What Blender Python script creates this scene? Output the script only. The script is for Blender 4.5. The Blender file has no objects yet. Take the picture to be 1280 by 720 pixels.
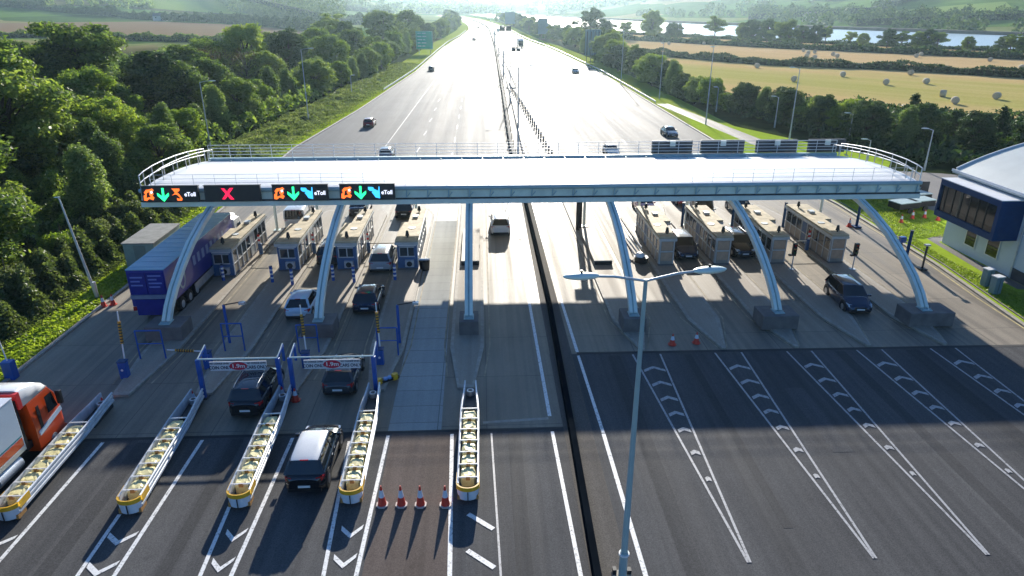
import bpy, math, random
import numpy as np
from mathutils import Vector, Matrix
R = math.radians
random.seed(7); rng = np.random.default_rng(11)
scene = bpy.context.scene
col = scene.collection

# ------------------------------------------------------------ camera, light, exposure
F, PITCH, YAW, CH = 865.0, R(22.4), R(2.45), 20.0
cam_d = bpy.data.cameras.new('camera'); cam = bpy.data.objects.new('camera', cam_d); col.objects.link(cam)
cam.location = (0, 0, CH); cam.rotation_euler = (R(90)-PITCH, 0, -YAW)
cam_d.sensor_width = 36; cam_d.lens = 36*F/1280; cam_d.clip_start = .5; cam_d.clip_end = 20000
scene.camera = cam
SUN_EL, SUN_AZ = R(18), R(5.5)
world = bpy.data.worlds.new('World'); scene.world = world; world.use_nodes = True
wn = world.node_tree.nodes; wl = world.node_tree.links
bg = wn['Background']; sky = wn.new('ShaderNodeTexSky'); sky.sky_type = 'NISHITA'; sky.sun_disc = False
sky.sun_elevation = SUN_EL; sky.sun_rotation = SUN_AZ; sky.dust_density = 0.6; sky.ozone_density = 3.0
tint = wn.new('ShaderNodeMix'); tint.data_type = 'RGBA'; tint.blend_type = 'MULTIPLY'; tint.inputs[0].default_value = 1; tint.inputs[7].default_value = (.62, .88, 1.2, 1)
wl.new(sky.outputs[0], tint.inputs[6]); wl.new(tint.outputs[2], bg.inputs[0]); bg.inputs[1].default_value = .06
sd = bpy.data.lights.new('sun', 'SUN'); sd.energy = 3.9; sd.angle = R(.55); sd.color = (1, .93, .82)
sun = bpy.data.objects.new('sun', sd); col.objects.link(sun)
sdir = Vector((math.sin(SUN_AZ)*math.cos(SUN_EL), math.cos(SUN_AZ)*math.cos(SUN_EL), math.sin(SUN_EL)))
sun.rotation_euler = sdir.to_track_quat('Z', 'Y').to_euler()
scene.view_settings.view_transform = 'Standard'; scene.view_settings.look = 'None'
scene.view_settings.exposure = 1.32; scene.view_settings.gamma = 1.0

_s, _c = math.sin(PITCH), math.cos(PITCH)
def at(px, py, h=0.0):
    """ground (or height-h plane) point seen at a photo pixel; used to survey real positions"""
    u = (px-640)/F; v = (py-360)/F
    t = (CH-h)/(_s+v*_c); d = t*(_c-v*_s); x = t*u
    return (x*math.cos(YAW)+d*math.sin(YAW), -x*math.sin(YAW)+d*math.cos(YAW))

# ------------------------------------------------------------ materials
def srgb(r, g, b):
    f = lambda v: (v/255/12.92) if v/255 <= .04045 else ((v/255+.055)/1.055)**2.4
    return (f(r), f(g), f(b), 1)
class NT:
    def __init__(s, name):
        s.m = bpy.data.materials.new(name); s.m.use_nodes = True
        s.n = s.m.node_tree.nodes; s.l = s.m.node_tree.links; s.b = s.n['Principled BSDF']; s.out = s.n['Material Output']
    def new(s, t, **k):
        n = s.n.new('ShaderNode'+t)
        for a, v in k.items(): setattr(n, a, v)
        return n
    def link(s, a, b): s.l.new(a, b)
    def pos(s, scale=(1, 1, 1), rot=(0, 0, 0), obj=False):
        if obj: src = s.new('TexCoord').outputs['Object']
        else: src = s.new('NewGeometry').outputs['Position']
        if any(rot):
            m0 = s.new('Mapping'); m0.inputs['Rotation'].default_value = rot; s.link(src, m0.inputs['Vector']); src = m0.outputs[0]
        mp = s.new('Mapping'); mp.inputs['Scale'].default_value = scale; s.link(src, mp.inputs['Vector']); return mp.outputs[0]
    def noise(s, vec, scale, detail=4, rough=.55):
        n = s.new('TexNoise'); n.inputs['Scale'].default_value = scale; n.inputs['Detail'].default_value = detail
        n.inputs['Roughness'].default_value = rough; s.link(vec, n.inputs['Vector']); return n.outputs['Fac']
    def ramp(s, fac, stops):
        r = s.new('ValToRGB'); e = r.color_ramp.elements
        while len(e) < len(stops): e.new(.5)
        for i, (p, c) in enumerate(stops): e[i].position = p; e[i].color = c
        s.link(fac, r.inputs[0]); return r.outputs[0]
    def mix(s, f, a, b, mode='MIX'):
        m = s.new('Mix', data_type='RGBA', blend_type=mode)
        if isinstance(f, float): m.inputs[0].default_value = f
        else: s.link(f, m.inputs[0])
        for sock, v in ((m.inputs[6], a), (m.inputs[7], b)):
            if isinstance(v, (tuple, list)): sock.default_value = v
            else: s.link(v, sock)
        return m.outputs[2]
    def bump(s, fac, st, dist=.02):
        b = s.new('Bump'); b.inputs['Strength'].default_value = st; b.inputs['Distance'].default_value = dist
        s.link(fac, b.inputs['Height']); s.link(b.outputs[0], s.b.inputs['Normal'])
def g1(v): return (v, v, v, 1)
def sc(c, k): return (c[0]*k, c[1]*k, c[2]*k, 1)
MC = {}
def mat(name, c, rough=.5, metal=0.0, var=.15, scale=2.0, coat=0.0, bump=0.0, spec=.5):
    if name in MC: return MC[name]
    t = NT(name); c = tuple(c)+(1,) if len(c) == 3 else c
    v = t.pos(obj=True); f = t.noise(v, scale, 5)
    t.link(t.ramp(f, [(.3, sc(c, 1-var)), (.7, sc(c, 1+var*.6))]), t.b.inputs['Base Color'])
    t.b.inputs['Roughness'].default_value = rough; t.b.inputs['Metallic'].default_value = metal
    t.b.inputs['Specular IOR Level'].default_value = spec
    if coat: t.b.inputs['Coat Weight'].default_value = coat; t.b.inputs['Coat Roughness'].default_value = .06
    if bump: t.bump(t.noise(v, scale*12, 3), bump)
    MC[name] = t.m; return t.m
def emit(name, c, st):
    if name in MC: return MC[name]
    t = NT(name); t.b.inputs['Base Color'].default_value = sc(c, .4); t.b.inputs['Emission Color'].default_value = c
    t.b.inputs['Emission Strength'].default_value = st; MC[name] = t.m; return t.m
def streaky(name, base, dark, light, rough, spec=.5, joints=None, aggregate=.5, xs=.55, rvar=.12):
    """carriageway surface: tyre-polished streaks along Y, aggregate speckle, blotches, saw-cut joints"""
    t = NT(name)
    st = t.noise(t.pos((xs, .012, 1)), 1.0, 4, .6); st2 = t.noise(t.pos((2.6, .03, 1)), 1.0, 3)
    bl = t.noise(t.pos((.16, .11, 1)), 1.0, 6, .65); fine = t.noise(t.pos((1, 1, 1)), 22.0, 2)
    c = t.ramp(st, [(.34, dark), (.5, base), (.66, light)])
    c = t.mix(.35, c, t.ramp(st2, [(.35, dark), (.65, light)]))
    oil = t.noise(t.pos((.9, .35, 1)), 1.3, 5, .7); c = t.mix(1.0, c, t.ramp(oil, [(.22, g1(.55)), (.34, g1(1)), (.7, g1(1.05))]), 'MULTIPLY')
    c = t.mix(.30, c, t.ramp(bl, [(.32, sc(dark, .9)), (.68, sc(light, 1.06))]))
    c = t.mix(aggregate, c, t.mix(1.0, c, t.ramp(fine, [(.3, g1(.45)), (.7, g1(1.6))]), 'MULTIPLY'))
    if joints:
        br = t.new('TexBrick'); br.offset = 0; br.inputs['Scale'].default_value = 1
        br.inputs['Brick Width'].default_value = joints[0]; br.inputs['Row Height'].default_value = joints[1]
        br.inputs['Mortar Size'].default_value = .022; br.inputs['Color1'].default_value = g1(1); br.inputs['Color2'].default_value = g1(.9)
        br.inputs['Mortar'].default_value = g1(.45); t.link(t.pos(), br.inputs['Vector'])
        c = t.mix(1.0, c, br.outputs[0], 'MULTIPLY')
    t.link(c, t.b.inputs['Base Color'])
    rr = t.ramp(st, [(.35, g1(rough-rvar)), (.65, g1(rough+rvar))]); t.link(rr, t.b.inputs['Roughness'])
    t.b.inputs['Specular IOR Level'].default_value = spec
    t.bump(fine, .35, .01); return t.m
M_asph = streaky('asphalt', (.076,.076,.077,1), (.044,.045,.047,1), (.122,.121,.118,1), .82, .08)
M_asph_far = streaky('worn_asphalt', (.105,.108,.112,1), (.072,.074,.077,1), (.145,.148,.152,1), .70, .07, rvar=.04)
M_conc = streaky('plaza_concrete', (.22, .188, .142, 1), (.105, .09, .073, 1), (.36, .305, .23, 1), .64, .26, joints=(4.6, 5.0), aggregate=.25)
M_conc_left = streaky('stained_plaza', (.19, .163, .122, 1), (.09, .078, .062, 1), (.34, .295, .22, 1), .60, .32, joints=(4.6, 5.0), aggregate=.25)
M_brown = streaky('brown_surfacing', (.118, .094, .080, 1), (.082, .067, .058, 1), (.16, .132, .115, 1), .85, .05, aggregate=.4)
M_res = streaky('reserve_surface', (.12, .108, .095, 1), (.085, .078, .068, 1), (.155, .142, .125, 1), .85, .05)
M_conc_new = streaky('pale_concrete', (.36, .37, .34, 1), (.28, .29, .27, 1), (.43, .43, .39, 1), .78, .1, joints=(2.5, 1.6), aggregate=.2)
M_island = streaky('island_concrete', (.30, .255, .20, 1), (.22, .185, .145, 1), (.38, .33, .26, 1), .7, .3, aggregate=.3)
M_kerb = mat('kerb_stone', (.36, .32, .26), .75, var=.25, scale=3, bump=.3)
M_wall = mat('plinth_concrete', (.16, .14, .13), .8, var=.3, scale=1.5, bump=.3)
def worn_paint(name, c):
    t = NT(name); f = t.noise(t.pos(), 9.0, 6, .7)
    t.link(t.ramp(f, [(.33, sc(c, .22)), (.47, sc(c, .9)), (.8, sc(c, 1.05))]), t.b.inputs['Base Color'])
    t.b.inputs['Roughness'].default_value = .6; return t.m
M_line = worn_paint('road_paint', (.78, .78, .76, 1))
M_line_faint = worn_paint('worn_road_paint', (.42, .42, .42, 1))
M_blue_steel = mat('blue_grey_steel', (.36, .48, .48), .4, .1, var=.12, scale=1.2)
M_pale_steel = mat('pale_blue_steel', (.72, .80, .72), .4, .1, var=.1, scale=1.2)
M_galv = mat('galvanised_steel', (.55, .58, .60), .45, .6, var=.18, scale=3)
M_white_rail = mat('white_rail', (.72, .74, .74), .45, .1, var=.1)
M_roof = mat('white_membrane', (.86, .83, .77), .42, 0, var=.04, scale=.6, spec=.6)
M_soffit = mat('pale_soffit', (.80, .80, .62), .6, var=.2, scale=.8)
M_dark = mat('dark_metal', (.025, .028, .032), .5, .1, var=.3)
M_black = mat('black_plastic', (.012, .012, .014), .45, var=.3)
M_rubber = mat('tyre_rubber', (.018, .018, .018), .8, var=.3)
M_rim = mat('alloy', (.45, .46, .47), .35, .8)
M_glass = mat('tinted_glass', (.012, .017, .018), .06, 0, var=.1, spec=.9)
M_glass_b = mat('booth_glass', (.03, .045, .06), .08, 0, var=.5, scale=.9, spec=.8)
M_cobalt = mat('cobalt_blue_paint', (.010, .085, .36), .4, var=.2, coat=.3)
M_navy = mat('navy_blue_panel', (.004, .045, .14), .5, var=.15, spec=.2)
M_booth_blue = mat('dull_blue_cladding', (.05, .12, .25), .5, var=.25, scale=2.5)
M_booth_tan = mat('weathered_beige_cladding', (.30, .265, .22), .6, var=.2, scale=1.8)
M_booth_roof = mat('cream_roof_felt', (.50, .43, .30), .75, var=.35, scale=1.2)
M_red = mat('signal_red', (.60, .03, .03), .45, var=.15)
M_white = mat('white_paint', (.75, .75, .74), .45, var=.08)
M_cone_red = mat('cone_orange_red', (.62, .045, .025), .55, var=.15)
M_reflect = mat('reflective_white', (.62, .68, .75), .35, var=.1)
M_yellow = mat('yellow_paint', (.75, .42, .015), .45, var=.2, coat=.2)
M_cream = mat('cream_plastic', (.74, .66, .32), .5, var=.15, scale=5)
M_tan = mat('rust_brown', (.40, .20, .06), .7, var=.3)
M_tail = mat('tail_lamp', (.45, .01, .012), .2, var=.1, coat=.5)
M_lamp = mat('headlamp_glass', (.6, .63, .66), .12, .2, var=.1)
M_plate = mat('plate_white', (.7, .7, .68), .5, var=.05)
def paint(name, c, rough=.28): return mat('paint_'+name, c, rough, 0, var=.06, coat=.8)

# ------------------------------------------------------------ mesh builder
class MB:
    def __init__(s): s.v = []; s.f = []; s.mi = []; s.sm = []
    def add(s, vs, fs, mi=0, smooth=False):
        o = len(s.v); s.v += [tuple(p) for p in vs]
        for f in fs: s.f.append(tuple(i+o for i in f)); s.mi.append(mi); s.sm.append(smooth)
        return s
    def box(s, x0, x1, y0, y1, z0, z1, mi=0, M=None):
        vs = [(x, y, z) for z in (z0, z1) for x, y in ((x0, y0), (x1, y0), (x1, y1), (x0, y1))]
        if M is not None: vs = [M @ Vector(p) for p in vs]
        return s.add(vs, [(3, 2, 1, 0), (4, 5, 6, 7), (0, 1, 5, 4), (1, 2, 6, 5), (2, 3, 7, 6), (3, 0, 4, 7)], mi)
    def cyl(s, p0, p1, r0, r1=None, n=10, mi=0, caps=True, smooth=True):
        r1 = r0 if r1 is None else r1; p0 = Vector(p0); p1 = Vector(p1); d = (p1-p0)
        if d.length < 1e-6: return s
        d.normalize(); a = Vector((0, 0, 1)) if abs(d.z) < .9 else Vector((1, 0, 0)); u = d.cross(a).normalized(); w = d.cross(u)
        vs = []
        for p, r in ((p0, r0), (p1, r1)):
            for k in range(n):
                t = 2*math.pi*k/n; vs.append(p+u*(r*math.cos(t))+w*(r*math.sin(t)))
        fs = [(k, (k+1) % n, n+(k+1) % n, n+k) for k in range(n)]
        s.add(vs, fs, mi, smooth)
        if caps: s.add(vs[:n], [tuple(range(n))[::-1]], mi); s.add(vs[n:], [tuple(range(n))], mi)
        return s
    def tube(s, pts, r, n=6, mi=0):
        for a, b in zip(pts[:-1], pts[1:]): s.cyl(a, b, r, r, n, mi)
        return s
    def bar(s, p0, p1, w, h, mi=0):
        p0 = Vector(p0); p1 = Vector(p1); d = p1-p0; L = d.length; d.normalize()
        up = Vector((0, 0, 1)) if abs(d.z) < .95 else Vector((0, 1, 0)); x = d.cross(up).normalized(); z = x.cross(d)
        vs = []
        for p in (p0, p1):
            for a, b in ((-1, -1), (1, -1), (1, 1), (-1, 1)): vs.append(p+x*(a*w/2)+z*(b*h/2))
        return s.add(vs, [(0, 1, 2, 3), (7, 6, 5, 4), (0, 4, 5, 1), (1, 5, 6, 2), (2, 6, 7, 3), (3, 7, 4, 0)], mi)
    def prism(s, poly, z0, z1, mi=0):
        n = len(poly); ar = sum(poly[i][0]*poly[(i+1) % n][1]-poly[(i+1) % n][0]*poly[i][1] for i in range(n))
        if ar < 0: poly = poly[::-1]
        vs = [(x, y, z0) for x, y in poly]+[(x, y, z1) for x, y in poly]
        return s.add(vs, [tuple(range(n))[::-1], tuple(range(n, 2*n))]+[(i, (i+1) % n, n+(i+1) % n, n+i) for i in range(n)], mi)
    def sheet(s, poly, z, mi=0):
        n = len(poly); ar = sum(poly[i][0]*poly[(i+1) % n][1]-poly[(i+1) % n][0]*poly[i][1] for i in range(n))
        if ar < 0: poly = poly[::-1]
        return s.add([(x, y, z) for x, y in poly], [tuple(range(n))], mi)
    def loft(s, rings, mi=0, closed=True, caps=True, smooth=True):
        n = len(rings[0]); vs = [p for r in rings for p in r]; fs = []
        for i in range(len(rings)-1):
            for k in range(n if closed else n-1):
                fs.append((i*n+k, i*n+(k+1) % n, (i+1)*n+(k+1) % n, (i+1)*n+k))
        s.add(vs, fs, mi, smooth)
        if caps: s.add(rings[0], [tuple(range(n))[::-1]], mi); s.add(rings[-1], [tuple(range(n))], mi)
        return s
    def line(s, p0, p1, w, z, mi=0):
        a = Vector((p0[0], p0[1])); b = Vector((p1[0], p1[1])); d = (b-a).normalized(); n = Vector((-d.y, d.x))*(w/2)
        return s.sheet([tuple(a-n), tuple(b-n), tuple(b+n), tuple(a+n)], z, mi)
    def build(s, name, mats, parent=None, loc=None, kind=None, bevel=0.0, flip=False):
        me = bpy.data.meshes.new(name); me.from_pydata(s.v, [], s.f); me.update()
        if not isinstance(mats, (list, tuple)): mats = [mats]
        for m in mats: me.materials.append(m)
        me.polygons.foreach_set('material_index', s.mi); me.polygons.foreach_set('use_smooth', s.sm)
        o = bpy.data.objects.new(name, me); col.objects.link(o)
        if parent is not None: o.parent = parent
        if loc: o.location = loc
        if kind: o['kind'] = kind
        if bevel:
            b = o.modifiers.new('bevel', 'BEVEL'); b.width = bevel; b.segments = 2; b.limit_method = 'ANGLE'; b.angle_limit = R(40)
        return o
def thing(name, label, cat, loc=(0, 0, 0), rz=0, group=None):
    o = bpy.data.objects.new(name, None); col.objects.link(o); o.empty_display_size = .3
    o.location = loc; o.rotation_euler = (0, 0, rz); return tag(o, label, cat, group)
def tag(o, label, cat, group=None):
    o['label'] = label; o['category'] = cat
    if group: o['group'] = group
    return o
def structure(mb, name, mats): return mb.build(name, mats, kind='structure')
def dup(root, loc=None, rz=None, label=None, group=None, cat=None, scale=None):
    def rec(o, par):
        c = o.copy(); col.objects.link(c); c.parent = par
        for ch in list(o.children): rec(ch, c)
        return c
    r = rec(root, None)
    if loc is not None: r.location = loc
    if rz is not None: r.rotation_euler = (0, 0, rz)
    if scale is not None: r.scale = (scale,)*3 if isinstance(scale, (int, float)) else scale
    if label: r['label'] = label
    if group: r['group'] = group
    if cat: r['category'] = cat
    return r
ORD = ['first', 'second', 'third', 'fourth', 'fifth', 'sixth', 'seventh', 'eighth', 'ninth', 'tenth', 'eleventh', 'twelfth', 'thirteenth', 'fourteenth', 'fifteenth', 'sixteenth', 'seventeenth', 'eighteenth', 'nineteenth', 'twentieth', 'twenty first', 'twenty second', 'twenty third', 'twenty fourth', 'twenty fifth', 'twenty sixth', 'twenty seventh', 'twenty eighth', 'twenty ninth', 'thirtieth']
HAZE = 0.00013
# ------------------------------------------------------------ ground, fields, river
def sstep(a, b, x): t = min(1, max(0, (x-a)/(b-a))); return t*t*(3-2*t)
def river_t(x, y):      # >0 beyond the far bank
    # far bank polyline from right-near to centre-far
    B = [(900, 330), (353, 464), (283, 600), (215, 760), (140, 1000), (40, 1500), (-200, 2300)]
    best = 1e9; sgn = 1
    for (x0, y0), (x1, y1) in zip(B[:-1], B[1:]):
        dx, dy = x1-x0, y1-y0; t = max(0, min(1, ((x-x0)*dx+(y-y0)*dy)/(dx*dx+dy*dy)))
        d = math.hypot(x-x0-t*dx, y-y0-t*dy)
        if d < best: best = d; sgn = 1 if (dx*(y-y0)-dy*(x-x0)) < 0 else -1
    return best*sgn
def height(x, y):
    t = river_t(x, y); h = 0
    if t > 0:
        h += 26*sstep(0, 500, t)+75*sstep(300, 2200, t)
        h += 9*sstep(30, 300, t)*(math.sin(x*.011+1)*math.cos(y*.007)+.6)
    if x < 0 or y > 900:
        r = math.hypot(x, y)
        h2 = 46*sstep(950, 1900, r)*sstep(-60, -500, x)+60*sstep(1300, 3000, r)*sstep(300, -700, x)+22*sstep(1500, 3000, y)
        h2 += 4*sstep(980, 1400, r)*math.sin(x*.008+2)*sstep(-60, -300, x)
        h = max(h, h2)
    return h
def axis(lo, hi, n, c=0, p=2.2):
    o = []
    for i in range(n+1):
        t = i/n*2-1; o.append(c+(abs(t)**p)*(hi-c if t > 0 else c-lo)*(1 if t > 0 else -1))
    return o
xs = axis(-4200, 4200, 150); ys = axis(-160, 6500, 170, 100)
ys = sorted(set([round(v, 2) for v in ys])); g = MB()
vs = [(x, y, height(x, y)) for y in ys for x in xs]; nx = len(xs)
g.add(vs, [(j*nx+i, j*nx+i+1, (j+1)*nx+i+1, (j+1)*nx+i) for j in range(len(ys)-1) for i in range(nx-1)], 0, True)
t = NT('farmland')
vv = t.pos((1, 1, 0), (0, 0, R(40)))
wob = t.noise(t.pos((.006, .006, 0)), 1, 3); 
vo = t.new('TexVoronoi'); vo.inputs['Scale'].default_value = 1; vo.distance = 'CHEBYCHEV'
mp = t.new('Mapping'); mp.inputs['Scale'].default_value = (.006, .0042, 0); t.link(vv, mp.inputs[0])
ad = t.new('VectorMath', operation='ADD'); t.link(mp.outputs[0], ad.inputs[0])
wv = t.new('VectorMath', operation='SCALE'); wv.inputs[3].default_value = .5; t.link(wob, wv.inputs[0]); t.link(wv.outputs[0], ad.inputs[1])
t.link(ad.outputs[0], vo.inputs['Vector'])
sepc = t.new('SeparateColor'); t.link(vo.outputs['Color'], sepc.inputs[0])
patch = t.ramp(sepc.outputs[0], [(0, (.07, .14, .03, 1)), (.3, (.13, .22, .05, 1)), (.5, (.03, .06, .02, 1)), (.62, (.30, .25, .12, 1)), (.8, (.15, .22, .06, 1)), (1, (.34, .27, .14, 1))])
vn = t.noise(t.pos((.05, .05, 0)), 1, 5); c = t.mix(1.0, patch, t.ramp(vn, [(.3, g1(.75)), (.7, g1(1.15))]), 'MULTIPLY')
near = t.ramp(t.noise(t.pos((.35, .35, 0)), 1, 6), [(.35, (.02, .032, .012, 1)), (.65, (.045, .06, .018, 1))])
ln = t.new('VectorMath', operation='LENGTH'); t.link(t.new('NewGeometry').outputs['Position'], ln.inputs[0])
mr = t.new('MapRange'); mr.inputs[1].default_value = 330; mr.inputs[2].default_value = 430; t.link(ln.outputs['Value'], mr.inputs[0])
t.link(t.mix(mr.outputs[0], near, c), t.b.inputs['Base Color']); t.b.inputs['Roughness'].default_value = 1; t.b.inputs['Specular IOR Level'].default_value = 0
structure(g, 'ground', t.m)

def field_mat(name, a, b, c3, ang, sx=.9):
    t = NT(name); f = t.noise(t.pos((.006, sx, 0), (0, 0, ang)), 1, 4, .6); f2 = t.noise(t.pos((.004, .035, 0), (0, 0, ang)), 1, 4)
    f3 = t.noise(t.pos((1, 1, 0)), 1.6, 4)
    c = t.mix(.55, t.ramp(f, [(.3, a), (.7, b)]), t.ramp(f2, [(.35, b), (.6, c3)])); c = t.mix(.3, c, t.mix(1.0, c, t.ramp(f3, [(.3, g1(.6)), (.7, g1(1.3))]), 'MULTIPLY'))
    t.link(c, t.b.inputs['Base Color']); t.b.inputs['Roughness'].default_value = 1; t.b.inputs['Specular IOR Level'].default_value = 0; return t.m
HA = math.atan2(-114, 97)          # direction the right-hand hedges run
M_stub = field_mat('stubble', (.46, .32, .13, 1), (.58, .42, .19, 1), (.33, .37, .08, 1), -HA, .35)
M_stub2 = field_mat('pale_stubble', (.48, .32, .16, 1), (.60, .42, .22, 1), (.48, .35, .16, 1), -HA, .35)
M_plough = field_mat('dry_plough', (.20, .135, .085, 1), (.27, .19, .12, 1), (.24, .18, .11, 1), R(5))
M_pasture = field_mat('pasture', (.15, .24, .05, 1), (.20, .30, .07, 1), (.26, .32, .09, 1), R(60))
structure(MB().sheet([(50, 420), (54, 300), (60, 165), (96, 128), (155, 88), (330, 50), (190, 165), (156, 199), (133, 226), (99, 246), (59, 313)], .02), 'stubble_field', M_stub)
structure(MB().sheet([(59, 315), (99, 248), (133, 228), (156, 201), (190, 167), (330, 52), (420, 60), (206, 268), (138, 346), (84, 425), (52, 440), (46, 424)], .03), 'far_stubble_field', M_stub2)
structure(MB().sheet([(84, 427), (138, 348), (206, 270), (420, 62), (450, 90), (240, 300), (150, 420), (90, 520), (52, 560), (48, 445)], .025), 'riverside_field', M_stub2)
structure(MB().sheet([at(*p) for p in ((-40, 44), (60, 44), (250, 50), (400, 56), (412, 41), (300, 31), (150, 25), (-40, 23))], .03), 'ploughed_field', M_plough)
structure(MB().sheet([at(*p) for p in ((-40, 20), (60, 20), (250, 24), (420, 36), (425, 31), (250, 17), (60, 14), (-40, 14))], .04), 'pale_field', M_stub2)
def drape(poly, n, z):      # a field laid over rising ground
    m = MB(); (a, b, c_, d) = [Vector(p) for p in poly]; vs = []
    for j in range(n+1):
        for i in range(n+1):
            u, v = i/n, j/n; p = (a*(1-u)+b*u)*(1-v)+(d*(1-u)+c_*u)*v; vs.append((p.x, p.y, height(p.x, p.y)+z))
    m.add(vs, [(j*(n+1)+i, j*(n+1)+i+1, (j+1)*(n+1)+i+1, (j+1)*(n+1)+i) for j in range(n) for i in range(n)], 0, True); return m
for poly, m in ((((-620, 1250), (-120, 1000), (-190, 1300), (-760, 1600)), M_pasture),
                (((480, 560), (760, 420), (860, 560), (560, 720)), M_pasture), (((330, 640), (450, 590), (520, 720), (380, 800)), M_pasture), (((700, 420), (1100, 300), (1200, 460), (800, 560)), M_pasture)):
    structure(drape(poly, 26, .6), 'hill_field', m)
t = NT('river_water'); t.b.inputs['Base Color'].default_value = (.34, .42, .44, 1); t.b.inputs['Roughness'].default_value = .34
f = t.noise(t.pos((.25, .6, 0)), 1, 4); t.bump(f, .5, .5)
structure(MB().sheet([(58, 590), (95, 540), (160, 440), (250, 318), (470, 90), (1500, -60), (1500, 90), (905, 328), (356, 461), (286, 597), (218, 757), (143, 997), (43, 1497), (-30, 1480), (40, 900)], .12), 'river', t.m)
bank = mat('shore_stone', (.16, .14, .11), .9, var=.4, scale=.1)
sb = MB(); B = [(900, 333), (353, 467), (283, 603), (215, 763), (140, 1003), (40, 1503)]
for (x0, y0), (x1, y1) in zip(B[:-1], B[1:]): sb.bar((x0, y0, 1.0), (x1, y1, 1.0), 5, 2.6)
structure(sb, 'shore', bank)

# ------------------------------------------------------------ road surfaces
def shift(y):           # the motorway bends left far away
    return 0 if y < 560 else -((y-560)**2)*.000138
def edgeL(y):
    P = [(-60, -28.0), (60, -26.9), (104, -27.7), (143, -24.6), (227, -20.3), (330, -18.5), (400, -17), (468, -13), (596, -9.3), (2000, -9)]
    for (a, b), (c_, d) in zip(P[:-1], P[1:]):
        if y <= c_: return b+(d-b)*(y-a)/(c_-a)+shift(y)
def edgeR(y):
    P = [(-60, 40), (35, 35.2), (52, 37.0), (70, 37.7), (105, 36.0), (224, 36.6), (336, 33), (384, 30), (426, 26.5), (545, 23.3), (755, 21), (2000, 21)]
    for (a, b), (c_, d) in zip(P[:-1], P[1:]):
        if y <= c_: return b+(d-b)*(y-a)/(c_-a)+shift(y)
def strip(fl, fr, ylist, z, mb=None):
    mb = mb or MB(); vs = []
    for y in ylist: vs += [(fl(y), y, z), (fr(y), y, z)]
    mb.add(vs, [(2*i, 2*i+1, 2*i+3, 2*i+2) for i in range(len(ylist)-1)]); return mb
near_y = [-60, -20, 0, 20, 29.5]; 
# left near asphalt up to the joint at y=29.6, right near asphalt to 37.6
mb = MB(); strip(edgeL, lambda y: 3.9, [-60, 0, 29.6], .06, mb); strip(lambda y: 3.9, edgeR, [-60, 0, 37.55], .06, mb)
structure(mb, 'road', M_asph)
structure(strip(edgeL, lambda y: 3.9, [29.6, 45, 60, 76], .064), 'toll_plaza', M_conc_left)
structure(MB().sheet([(-4.85, 8), (-1.2, 8), (-1.8, 29.5), (-4.75, 29.5)], .065), 'brown_lane', M_brown)
structure(strip(lambda y: 3.9, edgeR, [37.55, 45, 52, 60, 70, 76], .064), 'toll_plaza', M_conc)
yl = [76, 90, 104, 120, 143, 180, 227, 300, 364, 430]+list(range(460, 1400, 30))
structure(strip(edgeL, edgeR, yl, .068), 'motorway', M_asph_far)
structure(MB().sheet([(-5.0, 29.62), (-2.3, 29.62), (-2.5, 46), (-2.5, 66), (-4.9, 66)], .069), 'open_lane_slab', M_conc_new)
structure(MB().sheet([(-2.35, 29.64), (3.85, 29.64), (3.9, 76), (-2.35, 76)], .0675), 'free_flow_lane', M_conc)
# joints, patches, gully
jm = mat('joint_seal', (.03, .03, .03), .8)
j = MB(); j.line((-27.5, 29.55), (3.9, 29.6), .22, .072); j.line((5.6, 37.6), (35, 37.45), .28, .072); j.line((3.9, 30.5), (3.95, 37.6), .06, .072)
structure(j, 'expansion_joint', jm)
structure(MB().line((-.2, 30.25), (3.2, 30.5), .22, .075), 'drain_strip', M_kerb)
# verges and footpaths
M_grass = field_mat('verge_grass', (.20, .28, .04, 1), (.30, .38, .06, 1), (.36, .38, .08, 1), 0, 1.2)
M_lawn = field_mat('lawn', (.26, .38, .035, 1), (.36, .48, .05, 1), (.32, .42, .045, 1), 0, .8)
strip(lambda y: edgeL(y)-9, lambda y: edgeL(y)-.15, [-60, 0, 30, 60, 104, 143, 227, 364, 430]+list(range(460, 1400, 60)), .04).build('left_verge', M_grass, kind='structure')
mb = MB(); strip(lambda y: edgeR(y)+.4, lambda y: edgeR(y)+(6.0 if y < 100 else 8), [-60, 0, 35, 45, 60, 76, 90, 104, 120, 143, 180, 227, 300, 364, 430]+list(range(460, 1400, 60)), .045, mb)
structure(mb, 'right_verge', M_grass)
structure(MB().sheet([(35.8, 36), (38.0, 70), (37.6, 84), (42, 82), (47, 66.5), (44, 58.5), (41.2, 57), (40.7, 30), (36.5, 30)], .055), 'lawn', M_lawn)
structure(MB().sheet([(38.0, 88), (36.8, 104), (37.0, 122), (39.0, 136), (44.0, 121), (50.5, 105), (56, 92), (52, 86)], .06), 'lawn', M_lawn)
tarm = streaky('yard_asphalt', (.17, .155, .14, 1), (.13, .12, .11, 1), (.21, .19, .17, 1), .7, .3)
structure(MB().sheet([(38.5, 84), (52, 86), (58, 84), (100, 60), (100, 20), (42, 20), (41.0, 50), (47, 66.5)], .05), 'service_yard', tarm)
structure(MB().sheet([(41.0, 57.6), (44.5, 59.2), (44.2, 60.6), (40.5, 58.6), (39.9, 50.4), (40.1, 46.5), (41.0, 46.3)], .062), 'footpath', tarm)
structure(strip(lambda y: 37.2+max(0, (150-y))*.085+1.2*0, lambda y: 39.8+max(0, (150-y))*.10, [92, 105, 120, 135, 150], .066), 'service_road', tarm)
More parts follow.
